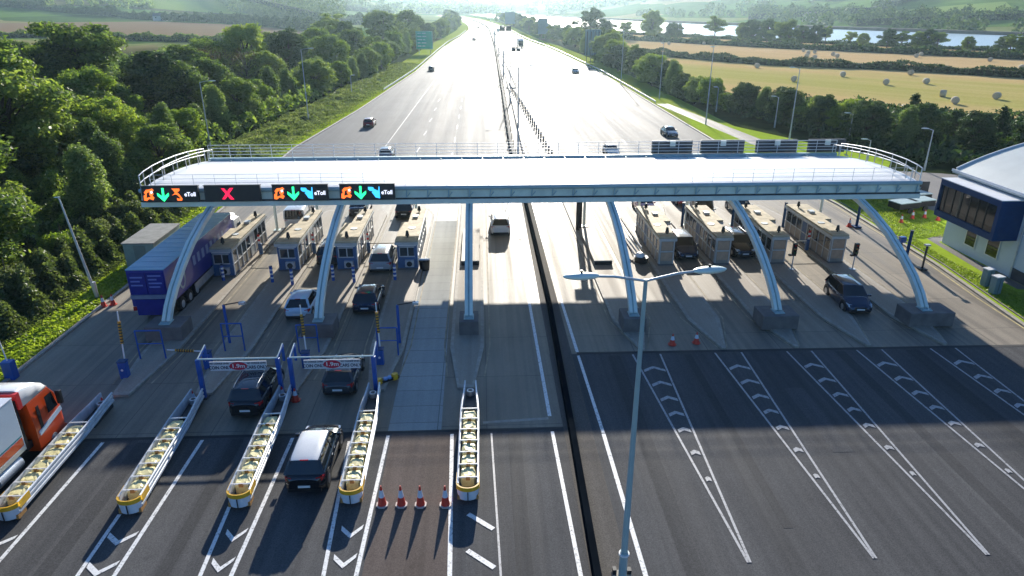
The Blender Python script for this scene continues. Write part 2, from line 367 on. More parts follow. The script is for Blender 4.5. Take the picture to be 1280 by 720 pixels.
# kerbs
def kerb(f, ylist, w, z0=.0, z1=.19, sgn=1):
    m = MB()
    for a, b in zip(ylist[:-1], ylist[1:]):
        n = max(1, int((b-a)/6))
        for k in range(n):
            ya = a+(b-a)*k/n; yb = a+(b-a)*(k+1)/n
            m.add([(f(ya), ya, z0), (f(ya)+sgn*w, ya, z0), (f(yb)+sgn*w, yb, z0), (f(yb), yb, z0), (f(ya), ya, z1), (f(ya)+sgn*w, ya, z1), (f(yb)+sgn*w, yb, z1), (f(yb), yb, z1)],
                  [(4, 5, 6, 7), (0, 1, 5, 4), (2, 3, 7, 6), (1, 2, 6, 5), (3, 0, 4, 7)] if sgn > 0 else [(7, 6, 5, 4), (4, 5, 1, 0), (6, 7, 3, 2), (5, 6, 2, 1), (7, 4, 0, 3)])
    return m
kl = kerb(edgeL, [-40, 0, 30, 60, 104, 143, 227, 364], .28, sgn=-1); structure(kl, 'left_kerb', M_kerb)
structure(kerb(edgeR, [-40, 0, 35, 52, 70, 105, 143, 230, 364], .3), 'right_kerb', M_kerb)
structure(kerb(lambda y: edgeR(y)+.75, [-40, 0, 35, 52, 70, 84], .12, z1=.12), 'channel_edge', M_wall)
# markings ------------------------------------------------------
L = MB(); z = .078
L.line((3.45, 19.0), (3.28, 29.3), .17, z); L.line((3.28, 30.7), (3.1, 60), .19, z); L.line((3.1, 60), (3.0, 84), .19, z)
L.line((3.45, 8), (3.55, 19.0), .17, z)
L.line((5.95, 8), (5.82, 29), .19, z); L.line((5.82, 29.05), (5.65, 37.3), .17, z); L.line((5.65, 37.75), (5.3, 60), .19, z); L.line((5.3, 60.05), (5.25, 84), .19, z)
isl = [(-19.95, 18.9, 1), (-15.3, 14.1, 1), (-10.7, 9.7, 1), (-6.0, 5.0, 1)]
for x, xr, _ in isl:
    L.line((-xr-.12, 8), (-xr+.08, 29.3), .17, z)
    xa, xb, yt = {-15.3: (-15.45, -15.52, 24.0), -10.7: (-10.75, -11.06, 24.3), -6.0: (-6.1, -6.77, 28.9)}.get(x, (-20.3, -20.6, 23.5))
    L.line((xa, 18), (xb, yt), .16, z); L.line((xa, 8), (xa, 18), .16, z)
    for yv in (22.5, 20.9, 19.2):
        xl, xx = xa+.06, -xr-.14; xm = (xl+xx)/2
        L.add([(xl, yv+.42, z), (xl+.03, yv+.12, z), (xm, yv-.34, z), (xm, yv-.06, z)], [(0, 1, 2, 3)]); L.add([(xx, yv+.45, z), (xx-.03, yv+.2, z), (xm, yv-.34, z), (xm, yv-.06, z)], [(3, 2, 1, 0)])
L.line((-1.15, 8), (-1.75, 29.3), .18, z)
for y0, y1 in ((23.4, 22.6), (21.3, 20.5), (19.2, 18.4)): L.line((-.85, y0), (.2, y1-.15), .22, z)
structure(L, 'road_marking', M_line)
L = MB(); L.line((.5, 17), (.22, 29.3), .09, z)
for x0, x1, xt in ((9.0, 10.7, 10.0), (14.1, 15.75, 14.95), (18.6, 20.15, 19.45), (23.0, 24.6, 24.0), (27.7, 29.3, 28.6)):
    L.line((x0, 37.3), (xt-.03, 20.2), .11, z); L.line((x1, 37.3), (xt+.05, 20.2), .11, z)
    for y in (35.6, 33.9, 32.3, 30.8, 29.3, 27.4, 25.4):
        t_ = (37.3-y)/17.1; a = x0+(xt-x0)*t_+.15; b = x1+(xt-x1)*t_-.12; m = (a+b)/2; h = .34*(b-a)
        if b-a < .15: continue
        z2 = z+.003
        L.add([(a, y-h*.5, z2), (a, y-h*.5-.28, z2), (m, y+h*.45-.28, z2), (m, y+h*.45, z2)], [(0, 1, 2, 3)]); L.add([(b, y-h*.5, z2), (b, y-h*.5-.28, z2), (m, y+h*.45-.28, z2), (m, y+h*.45, z2)], [(3, 2, 1, 0)])
for k in range(14):
    y = 84+k*12; L.line((-4.3, y), (-4.3, y+4), .14, z); 
for k in range(14):
    y = 100+k*14; L.line((-9.5, y), (-9.3, y+4), .14, z); L.line((15, y), (15, y+4), .14, z); L.line((22, y+5), (22, y+9), .14, z)
L.line((-15, 76.2), (-13, 200), .12, z)
structure(L, 'lane_marking', M_line_faint)
L = MB(); yk = [30, 45, 52, 60, 70, 105]
for a, b in zip(yk[:-1], yk[1:]): L.line((edgeR(a)-.35, a), (edgeR(b)-.35, b), .12, z)
structure(L, 'edge_line', mat('yellow_line', (.55, .45, .2), .7, var=.3))

# toll islands (raised kerbed concrete)
ISL = [(-20.0, 1), (-15.5, 1), (-10.9, 1), (-6.1, 1)]
ISR = [9.8, 14.8, 19.4, 24.0, 28.9]
def island(x, left, y1=70):
    if left: P = [(x-.45, 33.6), (x-1.05, 38.5), (x-1.15, y1-2), (x-.5, y1), (x+.5, y1), (x+1.15, y1-2), (x+1.05, 38.5), (x+.45, 33.6)]
    else: P = [(x-.12, 37.7), (x-1.1, 42), (x-1.15, y1-4), (x-.4, y1), (x+.4, y1), (x+1.15, y1-4), (x+1.1, 42), (x+.12, 37.7)]
    m = MB(); m.prism(P, .0, .2); c = Vector((x, sum(p[1] for p in P)/len(P)))
    Q = [((p[0]-x)*.8+x, p[1]+(.35 if p[1] < 45 else -.35)) for p in P]
    m.sheet(Q, .206, 1); return m
for x, _ in ISL: structure(island(x, True), 'toll_island', [M_kerb, M_island])
for x in ISR[1:]: structure(island(x, False), 'toll_island', [M_kerb, M_island])
structure(island(-1.15, True, 84), 'toll_island', [M_kerb, M_island]); structure(island(9.7, False, 80), 'toll_island', [M_kerb, M_island])
L = MB()
for x in [a for a, _ in ISL]+[-1.15]: 
    for q in (-1.42, 1.42): L.line((x+q*.75, 35), (x+q, 39), .09, .079); L.line((x+q, 39), (x+q, 72), .09, .079)
for x in ISR:
    for q in (-1.42, 1.42): L.line((x+q*.2, 38), (x+q, 42.3), .09, .079); L.line((x+q, 42.3), (x+q, 70), .09, .079)
structure(L, 'island_edge_line', mat('faded_edge_line', (.36, .30, .20), .8, var=.5, scale=1.5))
rp = random.Random(9)
pt = [streaky('patch_dark', g1(.062), g1(.042), g1(.085), .82, .08), streaky('patch_light', g1(.092), g1(.07), g1(.12), .85, .05)]
for k, (x0, x1, y0, y1, q) in enumerate(((1.0, 1.6, 8, 29.2, 0), (7.4, 8.1, 12, 37.2, 0), (12.1, 12.5, 22, 37.2, 0), (16.6, 17.6, 27, 33, 1), (21.5, 22.1, 15, 37.2, 0), (-12.6, -12.1, 14, 29.3, 0), (-8.0, -7.5, 18, 22.5, 1), (-17.2, -16.5, 17, 29.2, 0), (11.0, 13.2, 12.5, 14.2, 1), (26.0, 26.8, 24, 37.2, 0), )):
    structure(MB().sheet([(x0, y0), (x1, y0), (x1+.1, y1), (x0+.05, y1)], .0665+.0005*k), 'road_patch', pt[q])
for x, y in ((-8.9, 19.8),):
    m_ = MB(); m_.cyl((x, y, .06), (x, y, .085), .27, n=20); structure(m_, 'manhole_cover', mat('cast_iron', (.035, .035, .035), .9, 0, var=.4, scale=8, spec=.05))
# median strip
structure(MB().sheet([(3.75, 8), (5.35, 8), (5.15, 84), (4.2, 84)], .074), 'median_strip', M_res)
# ------------------------------------------------------------ toll canopy
XL, XR = -25.3, 33.8
canopy = thing('toll_canopy', 'wide white arched toll plaza canopy on blue curved steel legs spanning all lanes', 'canopy', (0, 51, 0))
def P_(mb, name, m, parent=canopy, off=(0, -51, 0), **k):
    o = mb.build(name, m, parent, **k); o.location = off; return o
PROF = [(51.3, 7.1), (52.0, 7.22), (53.5, 7.32), (55.5, 7.32), (58, 7.22), (60.5, 7.02), (62.8, 6.76), (64.0, 6.6)]
mb = MB(); n = 60; xsn = [XL+(XR-XL)*i/n for i in range(n+1)]
vs = [(x, y, z) for x in xsn for y, z in PROF]+[(x, y, z-.16) for x in xsn for y, z in PROF]; k = len(PROF); N = (n+1)*k
fs = []
for i in range(n):
    for q in range(k-1):
        a = i*k+q; fs.append((a, a+k, a+k+1, a+1)); fs.append((N+a, N+a+1, N+a+k+1, N+a+k))
for q in range(k-1): fs.append((q, q+1, N+q+1, N+q)); a = n*k+q; fs.append((a+1, a, N+a, N+a+1))
for i in range(n): a = i*k; fs.append((a+k, a, N+a, N+a+k)); a += k-1; fs.append((a, a+k, N+a+k, N+a))
mb.add(vs, fs, 0, False); P_(mb, 'roof', M_roof)
mb = MB(); mb.cyl((XL-.1, 51.2, 7.12), (XR+.1, 51.2, 7.12), .16, n=12); P_(mb, 'gutter_tube', M_blue_steel)
mb = MB(); mb.box(XL, XR, 50.85, 51.25, 5.98, 6.33); P_(mb, 'lower_beam', M_pale_steel)
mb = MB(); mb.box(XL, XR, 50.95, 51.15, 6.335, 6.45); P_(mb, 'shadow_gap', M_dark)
mb = MB(); vs = [(XL, 51.02, 6.45), (XR, 51.02, 6.45), (XR, 51.25, 7.02), (XL, 51.25, 7.02), (XL, 51.1, 6.42), (XR, 51.1, 6.42), (XR, 51.33, 6.99), (XL, 51.33, 6.99)]
mb.add(vs, [(0, 1, 2, 3), (7, 6, 5, 4), (0, 4, 5, 1), (3, 2, 6, 7), (0, 3, 7, 4), (1, 5, 6, 2)]); P_(mb, 'fascia_panel', M_soffit)
for i in range(38):
    x = XL+.7+i*1.57
    if x < XR: b = MB(); b.bar((x, 50.97, 6.46), (x+.05, 51.0, 7.02), .09, .1); b.bar((x+.02, 50.95, 6.5), (x+.3, 50.98, 6.84), .05, .06); P_(b, 'bracket', M_blue_steel)
mb = MB(); mb.box(XL+.3, XR-.3, 63.95, 64.3, 6.42, 6.88); P_(mb, 'rear_beam', M_blue_steel)
mb = MB(); mb.box(XL+.4, XR-.4, 63.4, 63.9, 6.1, 6.35); P_(mb, 'rear_soffit', M_soffit)
mb = MB()
for x in [XL+.6+i*1.9 for i in range(32)]: mb.bar((x, 63.9, 6.75), (x, 63.2, 6.74), .07, .07)
P_(mb, 'roof_bracket', M_blue_steel)
def railing(pts, hgt, step, rails=3, r=.03, up=(0, 0, 1)):
    m = MB(); pts = [Vector(p) for p in pts]; upv = Vector(up)
    for k in range(rails):
        o = upv*(hgt*(k+1)/rails); m.tube([p+o for p in pts], r, 6)
    for a, b in zip(pts[:-1], pts[1:]):
        L_ = (b-a).length; q = max(1, int(round(L_/step)))
        for i in range(q+1): p = a+(b-a)*(i/q); m.cyl(p, p+upv*hgt, r, r, 6)
    return m
P_(railing([(XL+.3, 64.35, 6.85), (XR-.3, 64.35, 6.85)], 1.15, 1.9, 4, .028), 'rear_railing', M_white_rail)
P_(railing([(XL+.5, 51.9, 7.2), (XR-.3, 51.9, 7.2)], .95, 1.57, 3, .016), 'front_railing', M_galv)
for sx in (XL+.02, XR-.02):
    arc = [(sx, y, z+.05) for y, z in PROF]
    P_(railing(arc, 1.1, 1.9, 2, .04), 'end_railing', M_white_rail)
    o2 = sx+(.75 if sx < 0 else -.75)
    P_(railing([(o2, y, z+.05) for y, z in PROF], 1.0, 1.9, 1, .03), 'end_railing', M_white_rail)
LEGY = [(40.9, 1.2), (41.6, 1.95), (42.7, 2.78), (44.4, 3.72), (46.4, 4.62), (48.8, 5.36), (50.9, 5.82), (53.5, 6.2), (57, 6.42), (60.5, 6.4), (64.2, 6.15)]
LEGX = [-20.3, -10.7, -1.05, 9.7, 19.3, 29.2]
def sweep(m, x0, x1, path, t0, t1, mi=0):
    rings = []
    for i, (y, z) in enumerate(path):
        a = path[max(0, i-1)]; b = path[min(len(path)-1, i+1)]; d = Vector((b[0]-a[0], b[1]-a[1])).normalized(); nn = Vector((-d.y, d.x))
        rings.append([(x0, y+nn.x*t0, z+nn.y*t0), (x1, y+nn.x*t0, z+nn.y*t0), (x1, y+nn.x*t1, z+nn.y*t1), (x0, y+nn.x*t1, z+nn.y*t1)])
    m.loft(rings, mi, True, True, False)
for x in LEGX:
    m = MB(); sweep(m, x-.26, x-.05, LEGY, -.2, .16); sweep(m, x+.05, x+.26, LEGY, -.2, .16); sweep(m, x-.05, x+.05, LEGY, -.17, .06, 1)
    lg = P_(m, 'arched_leg', [M_pale_steel, M_blue_steel])
    m = MB(); m.box(x-.33, x+.33, 40.45, 41.25, 1.16, 1.22); 
    for dx in (-.24, .24): m.cyl((x+dx, 40.6, 1.2), (x+dx, 40.6, 1.32), .04, n=6)
    P_(m, 'base_plate', M_blue_steel, lg, (0, 0, 0))
    w = {-20.3: 1.15, -10.7: 1.05, -1.05: .62, 9.7: .75, 19.3: 1.2, 29.2: 1.5}[x]
    m = MB(); xo = x+(.25 if x > 25 else 0); m.prism([(xo-w, 40.15), (xo+w, 40.15), (xo+w, 41.9), (xo-w, 41.9)], .15, 1.15); P_(m, 'plinth', M_wall, bevel=.05)
for x in (-19.4, -15.5, -10.9, -6.3, 9.6, 14.8, 19.4, 24.0, 32.5):
    m = MB(); m.cyl((x, 63.2, .2), (x, 63.3, 6.3), .13, n=10); m.box(x-.3, x+.3, 62.9, 63.5, .2, .26); P_(m, 'rear_column', M_pale_steel)

# ------------------------------------------------------------ text helper
def text(name, s, size, m, parent, loc, rot, sx=1.0, align='CENTER', ext=.004):
    cu = bpy.data.curves.new(name, 'FONT'); cu.body = s; cu.size = size; cu.align_x = align; cu.align_y = 'CENTER'; cu.extrude = ext; cu.offset = size*.02
    o = bpy.data.objects.new(name, cu); col.objects.link(o)
    dg = bpy.context.evaluated_depsgraph_get(); me = bpy.data.meshes.new_from_object(o.evaluated_get(dg)); bpy.data.objects.remove(o); bpy.data.curves.remove(cu)
    me.name = name; me.materials.clear(); me.materials.append(m)
    o = bpy.data.objects.new(name, me); col.objects.link(o); o.parent = parent; o.location = loc; o.rotation_euler = rot; o.scale = (sx, 1, 1); return o
# ------------------------------------------------------------ lane signs on the canopy
G_GREEN = emit('led_green', (.02, 1, .25, 1), 1.1); G_RED = emit('led_red', (1, .01, .06, 1), .8)
G_ORG = emit('led_orange', (1, .16, .02, 1), .75); G_BLUE = emit('led_blue', (.04, .42, 1, 1), .8); G_WH = emit('led_white', (.75, .8, 1, 1), .7)
M_signblk = mat('sign_face_black', (.012, .013, .016), .5, var=.2)
def glyph(poly, name, m, par, cx, cz, s=1.0):
    mb = MB(); n = len(poly); vs = [(cx+x*s, -.075, cz+z*s) for x, z in poly]+[(cx+x*s, -.055, cz+z*s) for x, z in poly]
    ar = sum(poly[i][0]*poly[(i+1) % n][1]-poly[(i+1) % n][0]*poly[i][1] for i in range(n))
    f = tuple(range(n)); f2 = tuple(range(n, 2*n))
    mb.add(vs, [f if ar > 0 else f[::-1], f2[::-1] if ar > 0 else f2]+[(i, (i+1) % n, n+(i+1) % n, n+i) for i in range(n)]); return mb.build(name, m, par)
ARROW = [(-.06, .42), (.08, .42), (.07, -.1), (.36, .12), (.36, -.06), (.02, -.44), (-.36, -.06), (-.36, .12), (-.06, -.1)]
HAND = [(-.38, -.36), (-.36, -.05), (-.24, .02), (-.32, .16), (-.16, .34), (.05, .36), (.24, .42), (.34, .3), (.2, .2), (.3, .05), (.2, -.06), (.32, -.18), (.22, -.36), (-.02, -.26), (-.2, -.4)]
HOLE = [(-.18, -.2), (-.12, .12), (.05, .2), (.0, .02), (.1, -.12)]
CARD = [(-.4, .4), (-.05, .38), (.02, .24), (.3, .12), (.34, .42), (.4, .42), (.4, -.42), (.08, -.34), (-.05, -.12), (-.16, .02), (-.08, .1), (-.28, .12), (-.4, .22)]
PERS = [(-.34, .42), (.22, .42), (.2, .26), (.02, .16), (.16, .02), (.34, -.28), (.3, -.42), (-.02, -.42), (-.04, -.24), (.12, -.3), (.2, -.24), (.04, -.04), (-.1, .02), (-.36, -.06), (-.12, .12), (-.22, .3)]
def lane_sign(px, kind, label):
    x, y = at(px, 238, 7.05); x *= 50.55/y
    s = thing('lane_sign', label, 'sign', (x, 50.55, 7.0), 0, 'lane signs along the front of the canopy')
    W_ = 4.05; m = MB(); m.box(-W_/2, W_/2, -.05, .22, -.56, .6); p = m.build('panel', M_signblk, s, bevel=.02)
    m = MB(); m.box(-W_/2-.03, W_/2+.03, -.09, .26, .605, .66); m.build('hood', M_dark, s)
    m = MB()
    for dx in (-1.4, 1.4): m.bar((dx, .2, -.3), (dx, .5, -.3), .08, .08)
    m.build('mounting_arm', M_blue_steel, s)
    if kind == 'x':
        for sg in (1, -1):
            v = [(-.42, .4*sg), (-.2, .4*sg), (.46, -.42*sg), (.2, -.42*sg)]; glyph(v, 'cross_stroke', G_RED, s, -.35, .02+0.0)
    else:
        h = glyph(HAND, 'hand_symbol', G_ORG, s, -1.5, 0, 1.1); glyph(HOLE, 'coin_gap', M_signblk, s, -1.5, 0, 1.1).location = (0, -.02, 0)
        glyph([(.0, .15), (.15, .22), (.2, .08), (.06, 0)], 'coin', G_WH, s, -1.4, .08, 1).location = (0, -.03, 0)
        glyph(ARROW, 'arrow', G_GREEN, s, -.5, 0, 1.15)
        if kind == 'a': glyph(PERS, 'attendant_symbol', G_ORG, s, .5, 0, 1.05)
        else: glyph(CARD, 'card_symbol', G_BLUE, s, .5, 0, 1.05)
        text('lettering', 'eToll', .42, G_WH, s, (1.45, -.08, 0), (R(90), 0, 0), .95)
    s.rotation_euler = (R(-6), 0, 0); return s
lane_sign(212, 'a', 'lit lane sign with orange hand and figure, above the blue lorry')
lane_sign(290, 'x', 'black lane sign showing only a red cross')
lane_sign(375, 'b', 'lit lane sign with green arrow and blue card, next to the red cross sign')
lane_sign(459, 'b', 'lit lane sign with green arrow and blue card, rightmost of the lit signs')
# the far-facing signs, seen from behind
for i, (x0, x1, pos_) in enumerate(((815, 866, 'leftmost of four'), (876, 931, 'second from left'), (945, 997, 'third from left'), (1010, 1057, 'rightmost of four'))):
    a = at(x0, 188, 8.0); b = at(x1, 188, 8.0); k = 64.6/((a[1]+b[1])/2); xa, xb = a[0]*k, b[0]*k
    s = thing('lane_sign', 'dark back of a lane sign on the far canopy edge, %s' % pos_, 'sign', ((xa+xb)/2, 64.75, 7.4), 0, 'lane signs facing away on the canopy')
    w = (xb-xa)/2; m = MB(); m.box(-w, w, 0, .25, -.6, .62); m.build('panel', mat('sign_back', (.03, .045, .055), .5, var=.3), s, bevel=.02)
    m = MB()
    for q in range(5): m.box(-w+.05, w-.05, -.03, -.002, -.5+q*.25, -.46+q*.25)
    m.build('rib', M_dark, s)
    m = MB(); m.box(-.25, .25, -.16, -.04, .1, .6); m.build('control_box', M_pale_steel, s)
# ------------------------------------------------------------ toll booths
def booth(x, y0, left, label, group):
    s = thing('toll_booth', label, 'toll booth', (x, y0, .2), 0, group)
    H_ = 2.3; wide = 1.9; nar = 1.15
    xr = .62 if left else .95; xl = -.95
    if left: fp = [(xl, 0), (xr, 0), (xr, 9.0), (xr-1.0, 9.0), (xr-1.0, 4.8), (xl, 4.8)]
    else: fp = [(xl, 0), (xl+nar, 0), (xl+nar, 4.4), (xr-.15, 4.4), (xr-.15, 9.0), (xl, 9.0)]
    m = MB(); m.prism(fp, .12, H_); m.build('wall', M_booth_blue if left else M_booth_tan, s)
    m = MB(); c = (0, 4.5); e = .12
    cent = lambda p: (p[0]+(e if p[0] > c[0]-.01 and p[0] > 0 else -e), p[1]+(e if p[1] > 4.6 else -e))
    m.prism([(p[0]+(e if p[0] > .1 else -e), p[1]+(e if p[1] > 4.6 else -e)) for p in fp], H_, H_+.16); rf = m.build('roof', M_booth_roof, s, bevel=.02)
    m = MB(); m.prism([(p[0]+(e+.03 if p[0] > .1 else -e-.03), p[1]+(e+.03 if p[1] > 4.6 else -e-.03)) for p in fp], H_-.2, H_-.004); m.build('roof_edge', M_galv, s)
    m = MB(); m.prism([(p[0]*1.06, p[1]-.05 if p[1] < 1 else p[1]+.05) for p in fp], 0, .12); m.build('base', M_wall, s)
    for (qx, qy) in ((-.15 if left else -.3, .7), (.2 if left else -.4, 8.0)):
        m = MB(); m.cyl((qx, qy, H_+.16), (qx, qy, H_+.32), .06, n=6); m.cyl((qx, qy, H_+.3), (qx, qy, H_+.72), .17, .09, n=8); m.build('camera_housing', M_black, rf)
    m = MB(); m.cyl((.0 if left else -.5, 3.2, H_+.16), (.0 if left else -.5, 3.2, H_+.2), .3, n=10); m.build('roof_hatch', M_galv, rf); m = MB(); m.box(-.2, .25, 6.0, 6.6, H_+.16, H_+.34); m.build('roof_vent', M_galv, rf)
    # end wall facing the camera
    if left:
        for a, b in ((-.74, -.15), (-.07, .36)): 
            m = MB(); m.box(a, b, -.03, .0, 1.15, 1.85); w = m.build('window', M_glass_b, s)
        m = MB(); m.box(-.8, .42, -.05, -.0, 1.85, 1.93); m.box(-.8, .42, -.05, 0, 1.07, 1.15); m.box(-.15, -.07, -.05, 0, 1.15, 1.85); m.box(-.8, -.72, -.05, 0, 1.07, 1.93); m.build('window_frame', M_galv, s)
        m = MB(); m.box(-.35, .35, -.32, -.005, .3, .85); m.build('air_conditioner', M_galv, s, bevel=.02)
        m = MB(); m.cyl((0, -.33, .57), (0, -.345, .57), .22, n=16); m.build('fan_grille', M_dark, s.children[-1])
        m = MB(); m.box(-.85, .55, -.06, -.0, 1.98, 2.06); m.build('sign_rail', M_white, s)
        side, sg = xr, 1
    else:
        m = MB(); m.box(xl+.12, xl+nar-.12, -.03, 0, 1.3, 2.0); m.build('end_panel', mat('orange_beige_panel', (.45, .30, .20), .6, var=.2), s)
        m = MB(); m.box(xl+.12, xl+nar-.12, -.03, 0, .4, 1.1); m.build('end_panel', mat('orange_beige_panel', (.45, .30, .20), .6, var=.2), s)
        m = MB(); m.box(xl-.02, xl+nar+.02, -.04, 0, 1.15, 1.22); m.box(xl-.02, xl+.06, -.04, 0, .15, 2.1); m.box(xl+nar-.06, xl+nar+.02, -.04, 0, .15, 2.1); m.build('trim', M_galv, s)
        side, sg = xl, -1
    # long glazed side
    fm = M_white if left else M_galv
    for q in range(8):
        ya = .25+q*1.08
        if q == 4:
            m = MB(); m.box(min(side, side+sg*.03), max(side, side+sg*.03), ya, ya+.86, .15, 2.05); d = m.build('door', M_booth_blue if not left else M_galv, s)
            m = MB(); m.box(min(side+sg*.03, side+sg*.06), max(side+sg*.03, side+sg*.06), ya+.08, ya+.2, 1.0, 1.05); m.build('handle', M_black, d)
            continue
        m = MB(); m.box(min(side, side+sg*.02), max(side, side+sg*.02), ya, ya+.9, 1.05, 1.95); w = m.build('window', M_glass_b, s)
        m = MB(); m.box(min(side, side+sg*.02), max(side, side+sg*.02), ya, ya+.9, .25, .95); m.build('side_panel', M_booth_tan, s)
    m = MB(); a_, b_ = min(side, side+sg*.06), max(side, side+sg*.06)
    for q in range(9): ya = .12+q*1.08; m.box(a_, b_, ya-.02, ya+.06, .14, 2.09)
    m.box(a_, b_, 0, 9, .97, 1.03); m.box(a_, b_, 0, 9, 2.0, 2.07); m.build('side_frame', fm, s)
    return s
pl = ['nearest the blue lorry', 'second from the blue lorry', 'third from the blue lorry', 'beside the open concrete lane']
for (x, _), l in zip(ISL, pl): booth(x+.15 if x > -19 else x-.1, 52.3 if x > -19 else 51.2, True, 'blue fronted toll booth with cream roof, '+l, 'toll booths left of the open lanes')
pr = ['beside the dark blue car at the stacked barriers', 'between the blue car and the dark four wheel drive', 'crossed in front by a blue canopy leg', 'rightmost, next to the grass']
for x, l in zip(ISR[1:], pr): booth(x+.35, 52.3, False, 'beige toll booth with cream roof, '+l, 'toll booths right of the open lanes')

# ------------------------------------------------------------ small plaza furniture
def bollard(x, y, label, h=1.25, z=.2):
    s = thing('striped_bollard', label, 'bollard', (x, y, z), 0, 'blue and white striped bollards')
    m = MB(); m.cyl((0, 0, 0), (0, 0, h), .12, n=12); m.build('post', M_cobalt, s)
    for k in range(3): m = MB(); m.cyl((0, 0, .3+k*.32), (0, 0, .44+k*.32), .125, n=12); m.build('band', M_white, s)
    m = MB(); m.cyl((0, 0, h), (0, 0, h+.05), .14, n=12); m.build('cap', M_navy, s)
    return s
BP = [(254, 346, 'left front corner of the booth by the blue lorry'), (280, 352, 'right front corner of the booth by the blue lorry'), (341, 354, 'left front corner of the second booth'), (366, 357, 'right front corner of the second booth'), (417, 352, 'left front corner of the third booth'), (443, 354, 'right front corner of the third booth'), (494, 351, 'left corner of the booth by the open concrete lane')]
for px, py, l in BP: bollard(*at(px, py, .1), 'blue striped bollard at the '+l)
def signal(x, y, label, rz=0):
    s = thing('traffic_signal', label, 'traffic light', (x, y, .2), rz, 'traffic lights past the booths')
    m = MB(); m.cyl((0, 0, 0), (0, 0, 1.3), .05, n=8); m.box(-.2, .2, -.2, .2, 0, .05); m.build('pole', M_galv, s)
    m = MB(); m.box(-.16, .16, -.12, .12, 1.3, 2.2); m.box(-.42, .16, -.1, .1, 1.15, 1.29); h = m.build('signal_head', M_black, s, bevel=.02)
    for k, mm in enumerate((M_tail, M_tan, mat('dark_green_lens', (.01, .12, .04), .3))):
        m = MB(); m.cyl((0, -.125, 2.05-k*.3), (0, -.14, 2.05-k*.3), .09, n=12); l = m.build('lens', mm, h)
        m = MB(); m.box(-.11, .11, -.28, -.122, 2.13-k*.3, 2.15-k*.3); m.build('visor', M_black, h)
    return s
signal(*at(989, 338, .1), 'black traffic light between the crossed booth and the rightmost booth'); signal(*at(1065, 338, .1), 'black traffic light right of the rightmost booth', .2)
def blue_post(x, y, h, label):
    s = thing('blue_post', label, 'post', (x, y, .15), 0, 'dark blue posts')
    m = MB(); m.cyl((0, 0, 0), (0, 0, h), .13, n=10); m.build('shaft', M_navy, s); m = MB(); m.cyl((0, 0, h), (0, 0, h+.06), .16, n=10); m.build('cap', M_dark, s)
    m = MB(); m.cyl((0, 0, 0), (0, 0, .08), .25, n=10); m.build('foot', M_dark, s)
for px, py, h, l in ((852, 285, 2.3, 'tall dark blue post left of the second right hand booth'), (914, 288, 2.3, 'tall dark blue post between the second and third right hand booths'), (978, 286, 2.4, 'tall dark blue post between the two rightmost booths'), (1132, 325, 2.4, 'tall dark blue post on the lawn beside the canopy leg')): blue_post(*at(px, py), h, l)
def barrier(x, y, ang, tilt, L_, label, col_='y', z=.1):
    s = thing('boom_barrier', label, 'barrier', (x, y, z), 0, 'boom barriers')
    m = MB(); m.box(-.22, .22, -.2, .2, 0, 1.05); m.build('cabinet', M_cobalt, s, bevel=.04)
    m = MB(); m.box(-.25, .25, -.23, .23, 1.055, 1.11); m.build('lid', M_navy, s)
    m = MB(); m.cyl((0, -.21, .6), (0, -.23, .6), .07, n=10); m.build('lamp', M_white, s)
    d = Vector((math.cos(ang)*math.cos(tilt), math.sin(ang)*math.cos(tilt), math.sin(tilt))); o = Vector((0, 0, .95))+Vector((0, .28, 0))
    m = MB(); m.cyl(o-Vector((0, .1, 0)), o+Vector((0, .03, 0)), .12, n=10); m.build('pivot', M_dark, s)
    m = MB(); m.cyl(o, o+d*L_, .045, .035, 8); arm = m.build('boom', M_white, s)
    m = MB(); m.cyl(o+d*(L_*.35), o+d*(L_*.8), .085, n=10)
    sl = m.build('sleeve', M_tan if 0 else mat('amber_foam', (.50, .26, .02), .6, var=.3, scale=6), arm)
    m = MB()
    for k in range(7): a = o+d*(L_*(.37+k*.06)); m.cyl(a, a+d*.07, .089, n=10)
    m.build('stripe', M_black, arm); return s
barrier(*at(158, 474), R(100), R(78), 2.9, 'blue barrier cabinet with raised amber boom beside the second lane from the verge')
barrier(*at(262, 462), R(178), R(3), 2.4, 'boom barrier with amber sleeve held level, left of the first height frame')
barrier(*at(384, 462), R(108), R(76), 2.8, 'boom barrier with raised amber sleeve between the two height frames')
barrier(*at(476, 458), R(105), R(80), 2.8, 'boom barrier with raised amber sleeve behind the right post of the second height frame')
s = thing('boom_barrier', 'blue barrier cabinet at the left verge with thin white boom raised', 'barrier', at(16, 474)+(.05,), 0)
m = MB(); m.box(-.28, .28, -.25, .25, 0, 1.15); m.build('cabinet', M_cobalt, s, bevel=.04); m = MB(); m.cyl((0, 0, 1.1), (-.5, .4, 3.6), .035, n=8); m.build('boom', M_white, s)
